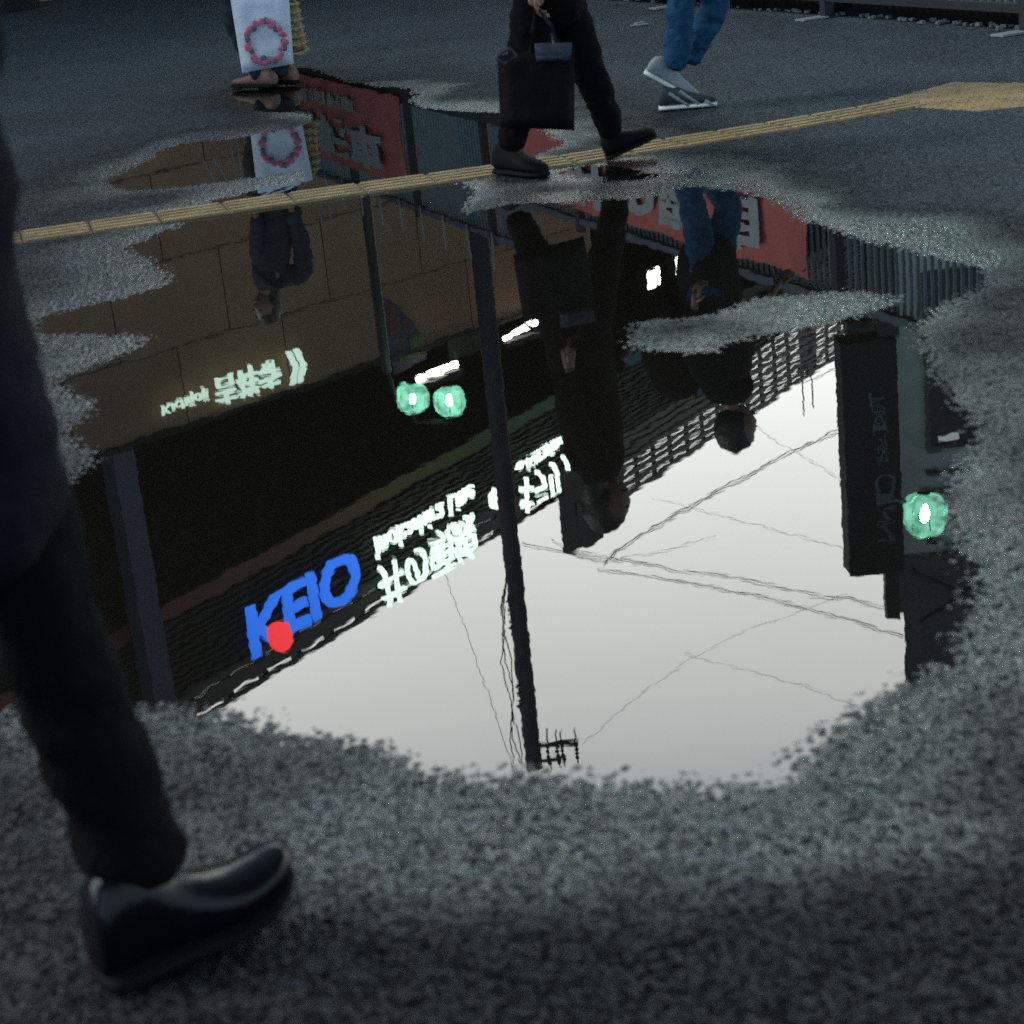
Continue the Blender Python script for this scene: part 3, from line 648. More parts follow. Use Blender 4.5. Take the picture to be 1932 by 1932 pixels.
# dark bed and litter behind the kerb line
bed = MB(); bed.add([FP.at(-14, .0125, -.12), FP.at(7, .0125, -.12), FP.at(7, .0125, -3.5), FP.at(-14, .0125, -3.5)], [(0, 1, 2, 3)])
tag(build(bed, 'planting_bed', 'soil'), kind='structure')
m = MB(); rg = random.Random(3)
for k in range(420):
    u = rg.uniform(-3, 5.5); o_ = rg.gauss(-.13, .06) if rg.random() < .75 else rg.uniform(-1.6, -.1); s_ = rg.uniform(.006, .022)
    p = FP.at(u, .016 + s_ * .4, o_); m.box(p, (s_ * 2, s_ * 1.4, s_), rg.uniform(0, 3))
tag(build(m, 'rubble', 'rubble'), 'pale grit and crumbs scattered along the foot of the fence', 'rubble', kind='stuff')
lt = G(1207, 51); m = MB(); m.box((lt[0], lt[1], .016), (.13, .05, .008), .1); m.box((lt[0] + .01, lt[1] + .10, .02), (.07, .05, .012), .4)
tag(build(m, 'paper_scrap', 'paper_white'), 'small white scrap lying on the dry asphalt in front of the fence', 'litter')
pl_ = G(20, 24); pr = empty('planter', (pl_[0] - .25, pl_[1] + .25, 0), 'low dark planter standing at the far left edge', 'planter')
m = MB(); m.box((pl_[0] - .2, pl_[1] + .28, .20), (.95, .5, .40), .08); build(m, 'box', 'planter', pr, bevel=.02)
m = MB()
for k in range(160):
    c = Vector((pl_[0] - .2 + rg.uniform(-.42, .42), pl_[1] + .28 + rg.uniform(-.2, .2), .42 + rg.uniform(0, .3))); e = Euler((rg.uniform(-1, 1), rg.uniform(-1, 1), rg.uniform(0, 6)))
    M3 = e.to_matrix(); m.add([c + M3 @ Vector(q) for q in ((-.05, 0, 0), (0, -.02, 0), (.05, 0, .01), (0, .02, 0))], [(0, 1, 2, 3)])
MAT['leaf'] = principled('leaf', (.015, .03, .015), .7, .3, noise=(9, .5)); build(m, 'foliage', 'leaf', pr)

# ------------------------------------------------------------------ poles, lamps, cables
pp = R(954, 930, 29)
up_ = empty('utility_pole', (pp[0], 29, 0), 'tall concrete utility pole rising past the white station signs', 'pole')
ztop = R(1015, 1448, 29)[2]
m = MB(); m.tube([(pp[0], 29, 0), (pp[0], 29, ztop)], .15, 16, .135); build(m, 'shaft', 'pole_concrete', up_, smooth=True)
m = MB()
for dx in (-.22, -.26, -.30):
    pts_ = [(pp[0] - .13, 28.9, 9.6)] + [(pp[0] + dx + .05 * math.sin(k * 1.9 + dx * 40), 28.9, 10.2 + k * .45) for k in range(7)]
    m.tube(pts_, .010, 6)
build(m, 'riser_cable', 'cable', up_)
m = MB()
for k in range(9): m.tube([(pp[0], 29, 10 + k * .12 + (.9 if k > 4 else 0)), (pp[0] - .16, 28.86, 10.02 + k * .12 + (.9 if k > 4 else 0))], .022, 6)
build(m, 'clamp', 'cable', up_)
m = MB(); m.box((pp[0] + .40, 28.98, ztop - .42), (.74, .05, .06)); m.box((pp[0] + .30, 28.98, ztop - .14), (.46, .05, .04), 0, .2); build(m, 'crossarm', 'cable', up_)
for dx in (.26, .41, .49, .72):
    m = MB()
    for k in range(4): m.ball((pp[0] + dx, 28.98, ztop - .36 + k * .09), .035, .035, .04, 8, 5)
    m.tube([(pp[0] + dx, 28.98, ztop - .7), (pp[0] + dx, 28.98, ztop + .02)], .014, 6)
    build(m, 'insulator', 'cable', up_)

def superq(p):
    q = lambda a: math.copysign(abs(a) ** .72, a)
    v = Vector((q(p.x), q(p.y), q(p.z))); return v * (.96 + .035 * math.cos(6 * math.atan2(p.y, p.x)))
def glass_shell():
    m = bpy.data.materials.new('lamp_glass'); m.use_nodes = True; n = m.node_tree; n.nodes.clear()
    out = n.nodes.new('ShaderNodeOutputMaterial'); mix = n.nodes.new('ShaderNodeMixShader'); tr = n.nodes.new('ShaderNodeBsdfTransparent'); em = n.nodes.new('ShaderNodeEmission')
    tc = n.nodes.new('ShaderNodeTexCoord'); nz = n.nodes.new('ShaderNodeTexNoise'); nz.inputs['Scale'].default_value = 7; nz.inputs['Detail'].default_value = 4
    mr = n.nodes.new('ShaderNodeMapRange'); mr.inputs[1].default_value = .35; mr.inputs[2].default_value = .65; mr.inputs[3].default_value = .35; mr.inputs[4].default_value = 1.25
    n.links.new(tc.outputs['Object'], nz.inputs['Vector']); n.links.new(nz.outputs[0], mr.inputs[0]); n.links.new(mr.outputs[0], em.inputs['Strength'])
    em.inputs['Color'].default_value = (.34, .95, .66, 1); tr.inputs['Color'].default_value = (.6, 1, .85, 1); mix.inputs[0].default_value = .5
    n.links.new(tr.outputs[0], mix.inputs[1]); n.links.new(em.outputs[0], mix.inputs[2]); n.links.new(mix.outputs[0], out.inputs[0])
    return m
MAT['lamp_glass'] = glass_shell()
def lantern(parent, c, r, bulb='lit_bulb'):
    m = MB(); m.ball(c, r, r, r * .98, 40, 24, superq); g = build(m, 'lantern', 'lamp_glass', parent, smooth=True)
    m = MB(); m.ball(c, r * .22, r * .22, r * .36, 10, 8); build(m, 'bulb', bulb, g, smooth=True)
    m = MB(); m.tube([(c[0], c[1], c[2] + r * .92), (c[0], c[1], c[2] + r * 1.12)], r * .5, 12, r * .2); m.tube([(c[0], c[1], c[2] - r * 1.05), (c[0], c[1], c[2] - r * .93)], r * .3, 12); build(m, 'cap', 'dark_metal', g)
    m = MB()
    for k in range(8):
        a = k * math.pi / 4; m.tube([(c[0] + r * 1.01 * math.cos(a), c[1] + r * 1.01 * math.sin(a), c[2] - r * .5), (c[0] + r * 1.01 * math.cos(a), c[1] + r * 1.01 * math.sin(a), c[2] + r * .5)], .006, 5)
    build(m, 'cage', 'dark_metal', g)
la, lb = R(779, 752, 26.7), R(848, 757, 26.7); xs = R(712, 560, 26.7)[0]
sl = empty('street_lamp', (xs, 26.7, 0), 'dark street lamp post carrying two glowing green glass lanterns', 'street lamp')
m = MB(); m.tube([(xs, 26.7, 0), (xs, 26.7, 5.5)], .085, 12, .07); build(m, 'post', 'dark_metal', sl, smooth=True)
m = MB(); m.tube([(xs, 26.7, 5.4), (xs + .1, 26.7, 6.0), (la[0], 26.7, la[2] + .34), (lb[0], 26.7, lb[2] + .30)], .03, 8); build(m, 'arm', 'dark_metal', sl)
lantern(sl, (la[0], 26.7, la[2]), .235, 'lit_bulb_soft'); lantern(sl, (lb[0], 26.7, lb[2]), .225, 'lit_bulb_soft')

# right-hand building, vertical sign on its pillar
YB = 24.7
rb = empty('shop_building', (7, YB, 0), 'grey shop building at the right with a dark window and lit strip', 'building')
xl = R(1693, 1000, YB)[0]; ztopA = R(1705, 1165, YB)[2]; xl2 = R(1716, 1230, YB)[0]; ztopB = R(1716, 1262, YB)[2] + 2.5
def bxx(name, x0, x1, y0, y1, z0, z1, mat, parent, bevel=0):
    m = MB(); m.box(((x0 + x1) / 2, (y0 + y1) / 2, (z0 + z1) / 2), (x1 - x0, y1 - y0, z1 - z0)); return build(m, name, mat, parent, bevel=bevel)
zc = R(1760, 1040, YB)[2]
def wedge(name, x0, y0, z0, z1, mat):
    fp = [(x0, y0), (xl + 9, y0), (xl + 12, YB + 9), (x0 + 2.6, YB + 9)]; m = MB()
    m.add([(x, y, z) for z in (z0, z1) for x, y in fp], [(3, 2, 1, 0), (4, 5, 6, 7), (0, 1, 5, 4), (1, 2, 6, 5), (2, 3, 7, 6), (3, 0, 4, 7)]); return build(m, name, mat, rb)
wedge('wall', xl, YB, 0, zc, 'wall_grey')
wedge('upper_wall', xl + .02, YB + .15, zc + .002, ztopA, 'wall_grey_dark')
wedge('roof_storey', xl2, YB + .3, ztopA + .002, ztopB, 'wall_grey_dark')
wa, wb_ = R(1748, 640, YB), R(1838, 832, YB)
o = bxx('window', wa[0], wb_[0] + .1, YB - .03, YB - .003, wa[2] - .9, wb_[2], 'window_dark', rb)
m = MB(); x0, x1, z0, z1 = wa[0], wb_[0] + .1, wa[2] - .9, wb_[2]
for a in ((x0 - .05, x0, z0, z1), (x1, x1 + .05, z0, z1), (x0 - .05, x1 + .05, z1, z1 + .05)): m.box(((a[0] + a[1]) / 2, YB - .04, (a[2] + a[3]) / 2), (a[1] - a[0], .07, a[3] - a[2]))
build(m, 'frame', 'wall_grey_dark', o)
ls = R(1787, 821, YB); bxx('lit_strip', ls[0] - .13, ls[0] + .13, YB - .09, YB - .05, ls[2] - .045, ls[2] + .045, 'lit_dim', rb)
for z in (wb_[2] + .35, wb_[2] + .62, zc - .5, zc): bxx('ledge', xl + .4, xl + 8.8, YB - .10, YB - .005, z, z + .05, 'wall_grey_dark', rb)
m = MB(); m.tube([(xl + .1, YB - .3, zc + .1), (xl + 1.5, YB - .3, zc + 1.1)], .04, 6); m.tube([(xl + .2, YB - .3, zc + .9), (xl + 1.3, YB - .3, zc + .2)], .03, 6); build(m, 'brace', 'dark_metal', rb)
vs = empty('vertical_sign', (4.8, 24.2, 0), 'tall narrow black sign with dull grey characters, raised on a dark pillar', 'sign')
c0, c1, c2 = R(1585, 648, 24), R(1605, 1087, 24), R(1697, 800, 24)
bxx('sign_box', c0[0], c2[0], 24, 24.45, c0[2], c1[2], 'sign_black', vs, .015)
px0 = R(1652, 540, 24.1)[0]; px1 = R(1694, 560, 24.1)[0]
bxx('pillar', px0, px1, 24.08, 24.42, 0, c0[2] - .003, 'dark_metal', vs)
bxx('rear_mast', c2[0] - .16, c2[0] + .02, 24.47, 24.62, 0, R(1700, 1165, 24.5)[2], 'dark_metal', vs)
SP = Plane((0, 24.0), (1, 24.0))
m = MB()
for ch, px, py, s_ in (('ト', 1654, 752, .22), ('°', 1652, 772, .12), ('o', 1657, 792, .13), ('ー', 1659, 806, .2), ('ユ', 1664, 828, .2), ('ザ', 1662, 842, .2), ('ヤ', 1665, 860, .2), ('8', 1663, 775, .12), ('O', 1670, 912, .30), ('I', 1671, 945, .26), ('Z', 1671, 972, .28), ('Z', 1672, 1002, .28)):
    p = R(px, py, 24); text_on(m, SP, ch, p[0] - s_ * .45, p[0] + s_ * .45, p[2] - s_ / 2, p[2] + s_ / 2, .012, .008, .0)
build(m, 'lettering', 'sign_grey_text', vs)
lr = R(1745, 970, 19.3)
wl = empty('street_lamp', (lr[0] - .25, 19.3, 0), 'single glowing green glass lantern beside the black vertical sign', 'street lamp')
sb = R(1679, 943, 19.3)
m = MB(); m.tube([(sb[0], 19.3, sb[2]), (sb[0] + .2, 19.3, sb[2] + .06), (lr[0], 19.3, lr[2] - .26)], .02, 8); build(m, 'arm', 'steel_blue', wl)
m = MB(); m.tube([(lr[0] + .85, 19.35, 0), (lr[0] + .85, 19.35, lr[2] + .5)], .06, 12, .05); build(m, 'post', 'dark_metal', wl)
m = MB(); m.tube([(lr[0] + .85, 19.35, lr[2] + .40), (lr[0], 19.3, lr[2] + .30)], .025, 8); build(m, 'bracket', 'dark_metal', wl)
lantern(wl, (lr[0], 19.3, lr[2]), .235)
gd = empty('girder_bridge', (11, 48, 0), 'dark girder spanning between the station roof and the vertical sign', 'girder')
a_, b_ = R(1590, 606, 48), R(1655, 588, 48); c_ = R(1712, 665, 48); e_ = R(1640, 585, 48)
m = MB(); m.tube([a_, b_], .55, 4); m.tube([b_, c_], .28, 4); m.tube([(b_[0], 48, 0), b_], .3, 6); m.tube([(c_[0] + .6, 48, 0), (c_[0] + .6, 48, c_[2])], .3, 6); m.tube([e_, R(1700, 588, 48)], .35, 4); build(m, 'span', 'dark_metal', gd)

def cable(pts, Ys, r, label, strands=1):
    p3 = []; n_ = len(pts)
    for i in range(n_ - 1):
        for k in range(8):
            f = k / 8; px = pts[i][0] * (1 - f) + pts[i + 1][0] * f; py = pts[i][1] * (1 - f) + pts[i + 1][1] * f
            g = (i + f) / (n_ - 1); p3.append(Vector(R(px, py, Ys[0] * (1 - g) + Ys[1] * g)))
    p3.append(Vector(R(*pts[-1], Ys[1])))
    for _ in range(2):
        p3 = [p3[0]] + [(p3[i - 1] + p3[i] * 2 + p3[i + 1]) / 4 for i in range(1, len(p3) - 1)] + [p3[-1]]
    m = MB(); m.tube(p3, r * .52, 6)
    if strands > 1:
        m.tube([p + Vector((0, .02, .045 + .012 * math.sin(i * 1.1))) for i, p in enumerate(p3)], r * .4, 5)
    tag(build(m, 'cable', 'cable'), label, 'cable', 'overhead cables')
cable([(1592, 806), (1475, 860), (1330, 940), (1245, 988), (1165, 1035), (1140, 1062)], (24.2, 29), .018, 'twisted overhead cable running up to the middle of the vertical sign', 2)
cable([(1128, 1072), (1250, 1090), (1400, 1118), (1550, 1152), (1704, 1200)], (29, 24.6), .014, 'lower of the two long cables ending on the shop building corner', 2)
cable([(985, 1028), (1150, 1052), (1400, 1092), (1540, 1122), (1702, 1147)], (29, 24.6), .013, 'upper of the two long cables ending on the shop building corner', 2)
cable([(838, 1080), (880, 1190), (922, 1310), (972, 1460)], (37, 29), .011, 'single thin cable from the station roof up along the left of the utility pole')
cable([(1425, 805), (1510, 860), (1595, 910)], (38, 24.2), .009, 'hair-thin cable sloping down to the vertical sign')
cable([(1230, 940), (1400, 985), (1600, 1035)], (36, 24.2), .008, 'faint cable crossing the sky under the twisted one')
cable([(1100, 1400), (1180, 1330), (1290, 1250), (1430, 1180), (1600, 1120)], (29, 30), .007, 'faintest cable fanning out from the top of the utility pole')
cable([(1455, 748), (1520, 722), (1592, 690)], (48, 24.2), .015, 'short cable from the roof mast to the vertical sign')
cable([(1290, 1235), (1450, 1275), (1610, 1330), (1700, 1370)], (29, 24.6), .007, 'faint high cable near the right rim of the puddle')
cable([(1040, 1020), (1090, 1048), (1140, 1060), (1250, 1040), (1350, 1010)], (29, 38), .010, 'slack cable looping over the roof billboard')

# ------------------------------------------------------------------ people
def V3(p): return Vector((float(p[0]), float(p[1]), float(p[2])))
def shoe(parent, heel, toe, mat, sole_mat, h=.075, w=.048, name='shoe', ankle_h=.0, lift=0.0, curl=0.0):
    heel, toe = V3(heel), V3(toe); f = (toe - heel); L = f.length; f.normalize()
    side = f.cross(Vector((0, 0, 1))).normalized(); upv = side.cross(f).normalized()
    prof = [(-.02, .55, .60), (.0, .80, .95), (.08, .92, 1.0 + ankle_h), (.22, .90, 1.05 + ankle_h), (.36, .86, .95), (.5, .92, .78), (.65, 1.04, .62), (.8, 1.02, .52), (.92, .80, .42), (.985, .48, .30), (1.0, .2, .18)]
    def loft(z0, z1f, ws, n=14):
        m = MB(); rings = []
        for t, wv, hv in prof:
            zz0 = z0 + curl * max(0, t - .6) ** 2 * 6; zz1 = zz0 + z1f(hv); ring = []
            for k in range(n):
                a = 2 * math.pi * k / n; cx_, cz_ = math.cos(a), math.sin(a)
                x = math.copysign(abs(cx_) ** .8, cx_) * w * wv * ws * (1 - .25 * max(0, cz_)); z = (zz0 + zz1) / 2 + math.copysign(abs(cz_) ** .7, cz_) * (zz1 - zz0) / 2
                ring.append(heel + f * (t * L) + side * x + upv * z)
            rings.append(ring)
        vs_ = [v for r_ in rings for v in r_]; fs_ = []
        for i in range(len(rings) - 1):
            for k in range(n): fs_.append((i * n + k, i * n + (k + 1) % n, (i + 1) * n + (k + 1) % n, (i + 1) * n + k))
        fs_.append(tuple(range(n))[::-1]); fs_.append(tuple((len(rings) - 1) * n + k for k in range(n))); m.add(vs_, fs_); return m
    s_ = build(loft(.018, lambda q: h * q, 1.0), name, mat, parent, smooth=True)
    md = s_.modifiers.new('sub', 'SUBSURF'); md.levels = 1; md.render_levels = 1
    build(loft(.0, lambda q: .026, 1.06), 'sole', sole_mat, s_, smooth=True)
    return s_
def hand(mb, wrist, d, palm_n, side, sc_=1.0):
    """palm, four unequal curled fingers and a thumb leaving the side of the palm"""
    wrist, d, pn = V3(wrist), V3(d).normalized(), V3(palm_n); pn = (pn - d * pn.dot(d)).normalized(); lat = d.cross(pn) * side
    k = sc_
    skin_chain(mb, [(*(wrist - d * .03), .026 * k, .018 * k), (*wrist, .026 * k, .018 * k), (*(wrist + d * .045 * k), .036 * k, .015 * k), (*(wrist + d * .085 * k), .038 * k, .013 * k)], 1)
    for i, ln in enumerate((.068, .078, .072, .056)):
        b = wrist + d * .075 * k + lat * (.028 - .019 * i) * k; p1 = b + d * ln * .45 * k + pn * .008 * k; p2 = p1 + (d * .55 + pn * .85).normalized() * ln * .35 * k; p3 = p2 + (-d * .25 + pn).normalized() * ln * .28 * k
        skin_chain(mb, [(*(b - d * .02), .0085 * k), (*b, .0095 * k), (*p1, .0085 * k), (*p2, .008 * k), (*p3, .007 * k)], 1)
    b = wrist + d * .025 * k + lat * .03 * k; p1 = b + (d * .6 + lat * .8).normalized() * .035 * k; p2 = p1 + (d * .8 + pn * .6).normalized() * .032 * k
    skin_chain(mb, [(*(b - lat * .015), .012 * k), (*b, .012 * k), (*p1, .010 * k), (*p2, .008 * k)], 1)
def head(mb, parent_fn, c, face, k=1.0):
    c = V3(c); rot = math.atan2(face[1], face[0])
    def fn(q):
        x, y, z = q
        jaw = 1 - .28 * max(0, -z) ** 1.2
        x2 = x * (jaw if x < 0 else 1 - .10 * max(0, -z)); y2 = y * jaw
        if x > .80 and abs(y) < .35 and -.35 < z < .15: x2 += .14 * (1 - abs(y) / .35) * (1 - abs(z + .12) / .3 if abs(z + .12) < .3 else 0)
        if x > .6 and abs(z - .12) < .12 and .15 < abs(y) < .5: x2 -= .05
        return Vector((x2, y2, z))
    mb.ball(c, .098 * k, .077 * k, .118 * k, 32, 22, fn, rot)
    f = Vector((math.cos(rot), math.sin(rot), 0)); s_ = Vector((-f.y, f.x, 0))
    for sg in (-1, 1): mb.ball(c + s_ * sg * .077 * k + Vector((0, 0, -.005)), .018 * k, .009 * k, .030 * k, 8, 6, None, rot)
    return c, f, s_
from mathutils import noise as mnoise
def folds(mb, amp=.010, sx=9.0, sz_=16.0, seed=0.0):
    """creases: push the points of a garment in and out of its surface"""
    me = bpy.data.meshes.new('tmp'); me.from_pydata(mb.v, [], mb.f); me.update()
    ns = [v.normal.copy() for v in me.vertices]; out = []
    for v, n in zip(mb.v, ns):
        v = Vector(v); q = Vector((v.x * sx + seed, v.y * sx, v.z * sz_ + v.x * 6))
        d = mnoise.noise(q) * amp + (1 - abs(mnoise.noise(q * 1.9 + Vector((5, 1, 2))))) ** 3 * amp * .7
        out.append(tuple(v + n * d))
    mb.v = out; bpy.data.meshes.remove(me); return mb
def person(label, loc, J, mats, k=1.0, face=(1, 0), hairlen=0.0, coat_len=None, coat=None, group=None):
    """J: joints; the body is one continuous figure, clothes are its children"""
    root = empty('person', loc, label, 'person', group)
    pel, chest, neck, hd = [V3(J[q]) for q in ('pelvis', 'chest', 'neck', 'head')]
    sl_, sr_ = V3(J['shoulder'][0]), V3(J['shoulder'][1])
    nodes = [(pel, .10, .085), (chest, .115, .085), (neck - Vector((0, 0, .04)), .06, .055), (neck, .045, .045), (hd - Vector((0, 0, .03)), .042, .042)]
    edges = [(0, 1), (1, 2), (2, 3), (3, 4)]
    def limb(anchor, pts_):
        last = anchor
        for p, r_ in pts_: nodes.append((V3(p), r_, r_)); edges.append((last, len(nodes) - 1)); last = len(nodes) - 1
    for s_i in (0, 1):
        limb(2, [(J['shoulder'][s_i], .050), (J['elbow'][s_i], .036), (J['wrist'][s_i], .024)])
        limb(0, [(J['hip'][s_i], .075), (J['knee'][s_i], .052), (J['ankle'][s_i], .036)])
    mb = MB(); mb.mesh_add(skin(nodes, edges, 1))
    c, f, s_ = head(mb, None, hd, face, k)
    for s_i in (0, 1):
        el, wr = V3(J['elbow'][s_i]), V3(J['wrist'][s_i]); hand(mb, wr, (wr - el), V3((face[0], face[1], 0)) if s_i == 0 else V3((face[0], face[1], 0)), 1 if s_i == 0 else -1)
    body = build(mb, 'body', 'skin', root, smooth=True)
    m = MB()
    for sg in (-1, 1): m.ball(c + f * .088 * k + s_ * sg * .031 * k + Vector((0, 0, .012)), .012, .013, .009, 8, 6)
    build(m, 'eyes', 'eye', root, smooth=True)
    m = MB(); m.ball(c + f * .090 * k + Vector((0, 0, -.058)), .010, .026, .008, 10, 6, None, math.atan2(f.y, f.x)); build(m, 'mouth', 'lips', root, smooth=True)
    m = MB(); rr_ = random.Random(int(hd.x * 1000))
    def hf(q):
        w_ = 1 + .05 * math.sin(q.x * 9 + q.y * 7) * math.sin(q.z * 11)
        if q.x > .35 and q.z < .30: return Vector((q.x * .72, q.y * .9, q.z * .9))
        return q * w_
    m.ball(c - f * .018 * k + Vector((0, 0, .018)), .108 * k, .092 * k, .122 * k, 28, 18, hf, math.atan2(f.y, f.x))
    if hairlen: m.ball(c - f * .06 * k + Vector((0, 0, -.03 - hairlen / 2)), .06, .085, .08 + hairlen / 2, 16, 10, None, math.atan2(f.y, f.x))
    build(m, 'hair', 'hair', root, smooth=True)
    # upper garment
    cl = coat_len or .12
    n2 = [(chest, J.get('cw', .165), J.get('cd', .125)), (neck - Vector((0, 0, .055)), .085, .08), (neck + Vector((0, 0, .02)), .062, .062), (pel, J.get('cw', .165) * .95, J.get('cd', .125) * 1.02), (pel - Vector((0, 0, cl)), J.get('cw', .165) * 1.05, J.get('cd', .125) * 1.15)]
    e2 = [(0, 1), (1, 2), (0, 3), (3, 4)]
    for s_i in (0, 1):
        a_ = len(n2); sh, el, wr = V3(J['shoulder'][s_i]), V3(J['elbow'][s_i]), V3(J['wrist'][s_i])
        n2 += [(sh, .072, .072), (el, .058, .058), (wr + (el - wr) * .12, .045, .045)]; e2 += [(1, a_), (a_, a_ + 1), (a_ + 1, a_ + 2)]
    m = MB(); m.mesh_add(skin(n2, e2, 3)); folds(m, .013, 8, 11, hd.x); build(m, coat or 'coat', mats[0], root, smooth=True)
    # trousers
    n3 = [(pel, .11, .10)]; e3 = []
    for s_i in (0, 1):
        a_ = len(n3); hp, kn, an = V3(J['hip'][s_i]), V3(J['knee'][s_i]), V3(J['ankle'][s_i]); tr_ = J.get('tr', (.092, .070, .060))
        n3 += [(hp, .095, .095), (hp * .5 + kn * .5, tr_[0], tr_[0]), (kn, tr_[1], tr_[1]), (kn * .5 + an * .5, (tr_[1] + tr_[2]) / 2,) * 1 + ((tr_[1] + tr_[2]) / 2,), (an, tr_[2], tr_[2])]
        e3 += [(0, a_), (a_, a_ + 1), (a_ + 1, a_ + 2), (a_ + 2, a_ + 3), (a_ + 3, a_ + 4)]
    m = MB(); m.mesh_add(skin(n3, e3, 3)); folds(m, .012, 9, 17, hd.x + 3); build(m, 'trousers', mats[1], root, smooth=True)
    return root

# woman in black striding right, with a black bag
YA = 8.4
hp = R(1098, 722, YA); hx = hp[0]
rk, fk = D(985, 165, 8.33), D(1122, 160, 8.48)
ra_, fa_ = D(965, 285, 8.3), D(1160, 258, 8.5)
hdA = R(1148, 962, YA)
A = person('person in black stepping right over the yellow strip with a black bag', (hx, YA, 0), dict(
    pelvis=(hx, YA, .88), chest=(hx + .05, YA, 1.16), neck=(hdA[0] - .04, YA, 1.37), head=(hdA[0], YA, hdA[2] - .03),
    shoulder=[(hx + .05, YA - .17, 1.31), (hx + .07, YA + .17, 1.31)], elbow=[(hx - .06, YA - .22, 1.04), (hx + .05, YA + .24, 1.04)],
    wrist=[(D(1010, -8, 8.2)[0], 8.2, .80), (hx + .22, YA + .2, .88)], hip=[(hx - .03, YA - .08, .84), (hx + .03, YA + .08, .84)],
    knee=[rk, fk], ankle=[ra_, fa_], cw=.185, cd=.15, tr=(.090, .070, .058)), ('black_cloth', 'black_cloth'), .98, (1, -.1), .10, .30)
g0, g1 = G(942, 330), G(1032, 338); shoe(A, (g0[0], g0[1], .008), (g1[0], g1[1], .008), 'matte_shoe', 'matte_shoe', .10, .052, ankle_h=.3)
g0 = G(1148, 306); g1 = D(1240, 258, g0[1] + .03); shoe(A, (g0[0], g0[1], .010), g1, 'matte_shoe', 'matte_shoe', .085, .05, ankle_h=.3)
tb = empty('tote_bag', (.22, 8.1, 0), 'black tote bag with a blue-grey band hanging from the hand of the person in black', 'bag')
q0, q1, q2, q3 = [D(*p, 8.08) for p in ((938, 105), (1084, 84), (1084, 246), (944, 240))]
def soft_bag(name, corners, thick, mat, parent, n=14):
    c_ = [V3(p) for p in corners]; m = MB(); vs_ = []; fs_ = []
    for sg in (-1, 1):
        for i in range(n + 1):
            for j in range(n + 1):
                u, v = i / n, j / n; p = (c_[0] * (1 - u) + c_[1] * u) * (1 - v) + (c_[3] * (1 - u) + c_[2] * u) * v
                b = (1 - (2 * u - 1) ** 6) * (1 - (2 * v - 1) ** 10) * (.35 + .65 * v); wr = .022 * mnoise.noise(Vector((u * 4, v * 3, sg))) + .012 * mnoise.noise(Vector((u * 9, v * 12, sg * 3)))
                vs_.append(p + Vector((0, sg * (thick / 2 * b + wr * b), 0)))
    K = (n + 1) ** 2
    for i in range(n):
        for j in range(n):
            a_ = i * (n + 1) + j; q = (a_, a_ + 1, a_ + n + 2, a_ + n + 1); fs_.append(q); fs_.append(tuple(K + t for t in q[::-1]))
    m.add(vs_, fs_); return build(m, name, mat, parent, smooth=True)
soft_bag('bag_body', (q0, q1, q2, q3), .13, 'bag_black', tb)
m = MB(); e0, e1, e2_, e3_ = [D(*p, 8.03) for p in ((1008, 82), (1080, 80), (1076, 114), (1012, 116))]
soft_bag('band', (e0, e1, e2_, e3_), .05, 'bag_band', tb, 8)
m = MB(); h0, h1 = D(1000, 100, 8.08), D(1055, 96, 8.08); hw = D(1012, 28, 8.14); hand0 = D(1011, 12, 8.2)
m.tube([h0, (h0[0] + .02, 8.1, (h0[2] + hand0[2]) / 2), hand0, (h1[0] - .02, 8.1, (h1[2] + hand0[2]) / 2 + .01), h1], .010, 6); build(m, 'handle', 'bag_black', tb)
m = MB(); k0 = D(948, 98, 8.02); m.tube([k0, D(938, 112, 8.02), D(952, 120, 8.02), D(975, 106, 8.02), D(962, 92, 8.02), k0], .008, 6); build(m, 'knot', 'bag_band', tb)

# jeans walker
YJ = 9.86
hj = R(1338, 560, YJ)[0]; hdJ = R(1393, 826, YJ)
Jp = person('person in blue jeans and grey sneakers walking right across the dry asphalt', (hj, YJ, 0), dict(
    pelvis=(hj, YJ, .93), chest=(hj + .06, YJ, 1.24), neck=(hdJ[0] - .04, YJ, 1.50), head=(hdJ[0], YJ, 1.665),
    shoulder=[(hj + .0, YJ - .16, 1.43), (hj + .12, YJ + .16, 1.43)], elbow=[(hj - .14, YJ - .18, 1.17), (hj + .22, YJ + .18, 1.17)],
    wrist=[(hj - .10, YJ - .22, .93), (hj + .36, YJ + .12, .98)], hip=[(hj - .02, YJ - .09, .88), (hj + .03, YJ + .09, .88)],
    knee=[D(1287, -8, YJ - .06), D(1352, 12, YJ + .08)], ankle=[D(1275, 133, YJ - .03), D(1293, 118, YJ + .1)], cw=.20, cd=.16, tr=(.092, .072, .064)), ('navy_cloth', 'denim'), 1.03, (1, .3), 0, .33)
m = MB(); m.ball((hj - .19, YJ, 1.22), .18, .17, .27, 18, 12); build(m, 'backpack', 'black_cloth', Jp, smooth=True)
g0, g1 = G(1246, 212), G(1353, 203); shoe(Jp, (g0[0], g0[1], .010), (g1[0], g1[1], .010), 'sneaker_grey', 'sole_white', .09, .05, ankle_h=.15)
m = MB()
for a_, b_ in (((1262, 176), (1300, 200)), ((1282, 172), (1318, 196)), ((1330, 190), (1345, 198))): m.tube([D(*a_, YJ - .055), D((a_[0] + b_[0]) / 2, (a_[1] + b_[1]) / 2, YJ - .062), D(*b_, YJ - .055)], .009, 6)
build(m, 'side_stripe', 'sneaker_pale', Jp)
g0 = D(1216, 140, YJ + .12); g1 = D(1318, 196, YJ + .10); shoe(Jp, g0, g1, 'sneaker_pale', 'sole_white', .085, .048, ankle_h=.2)

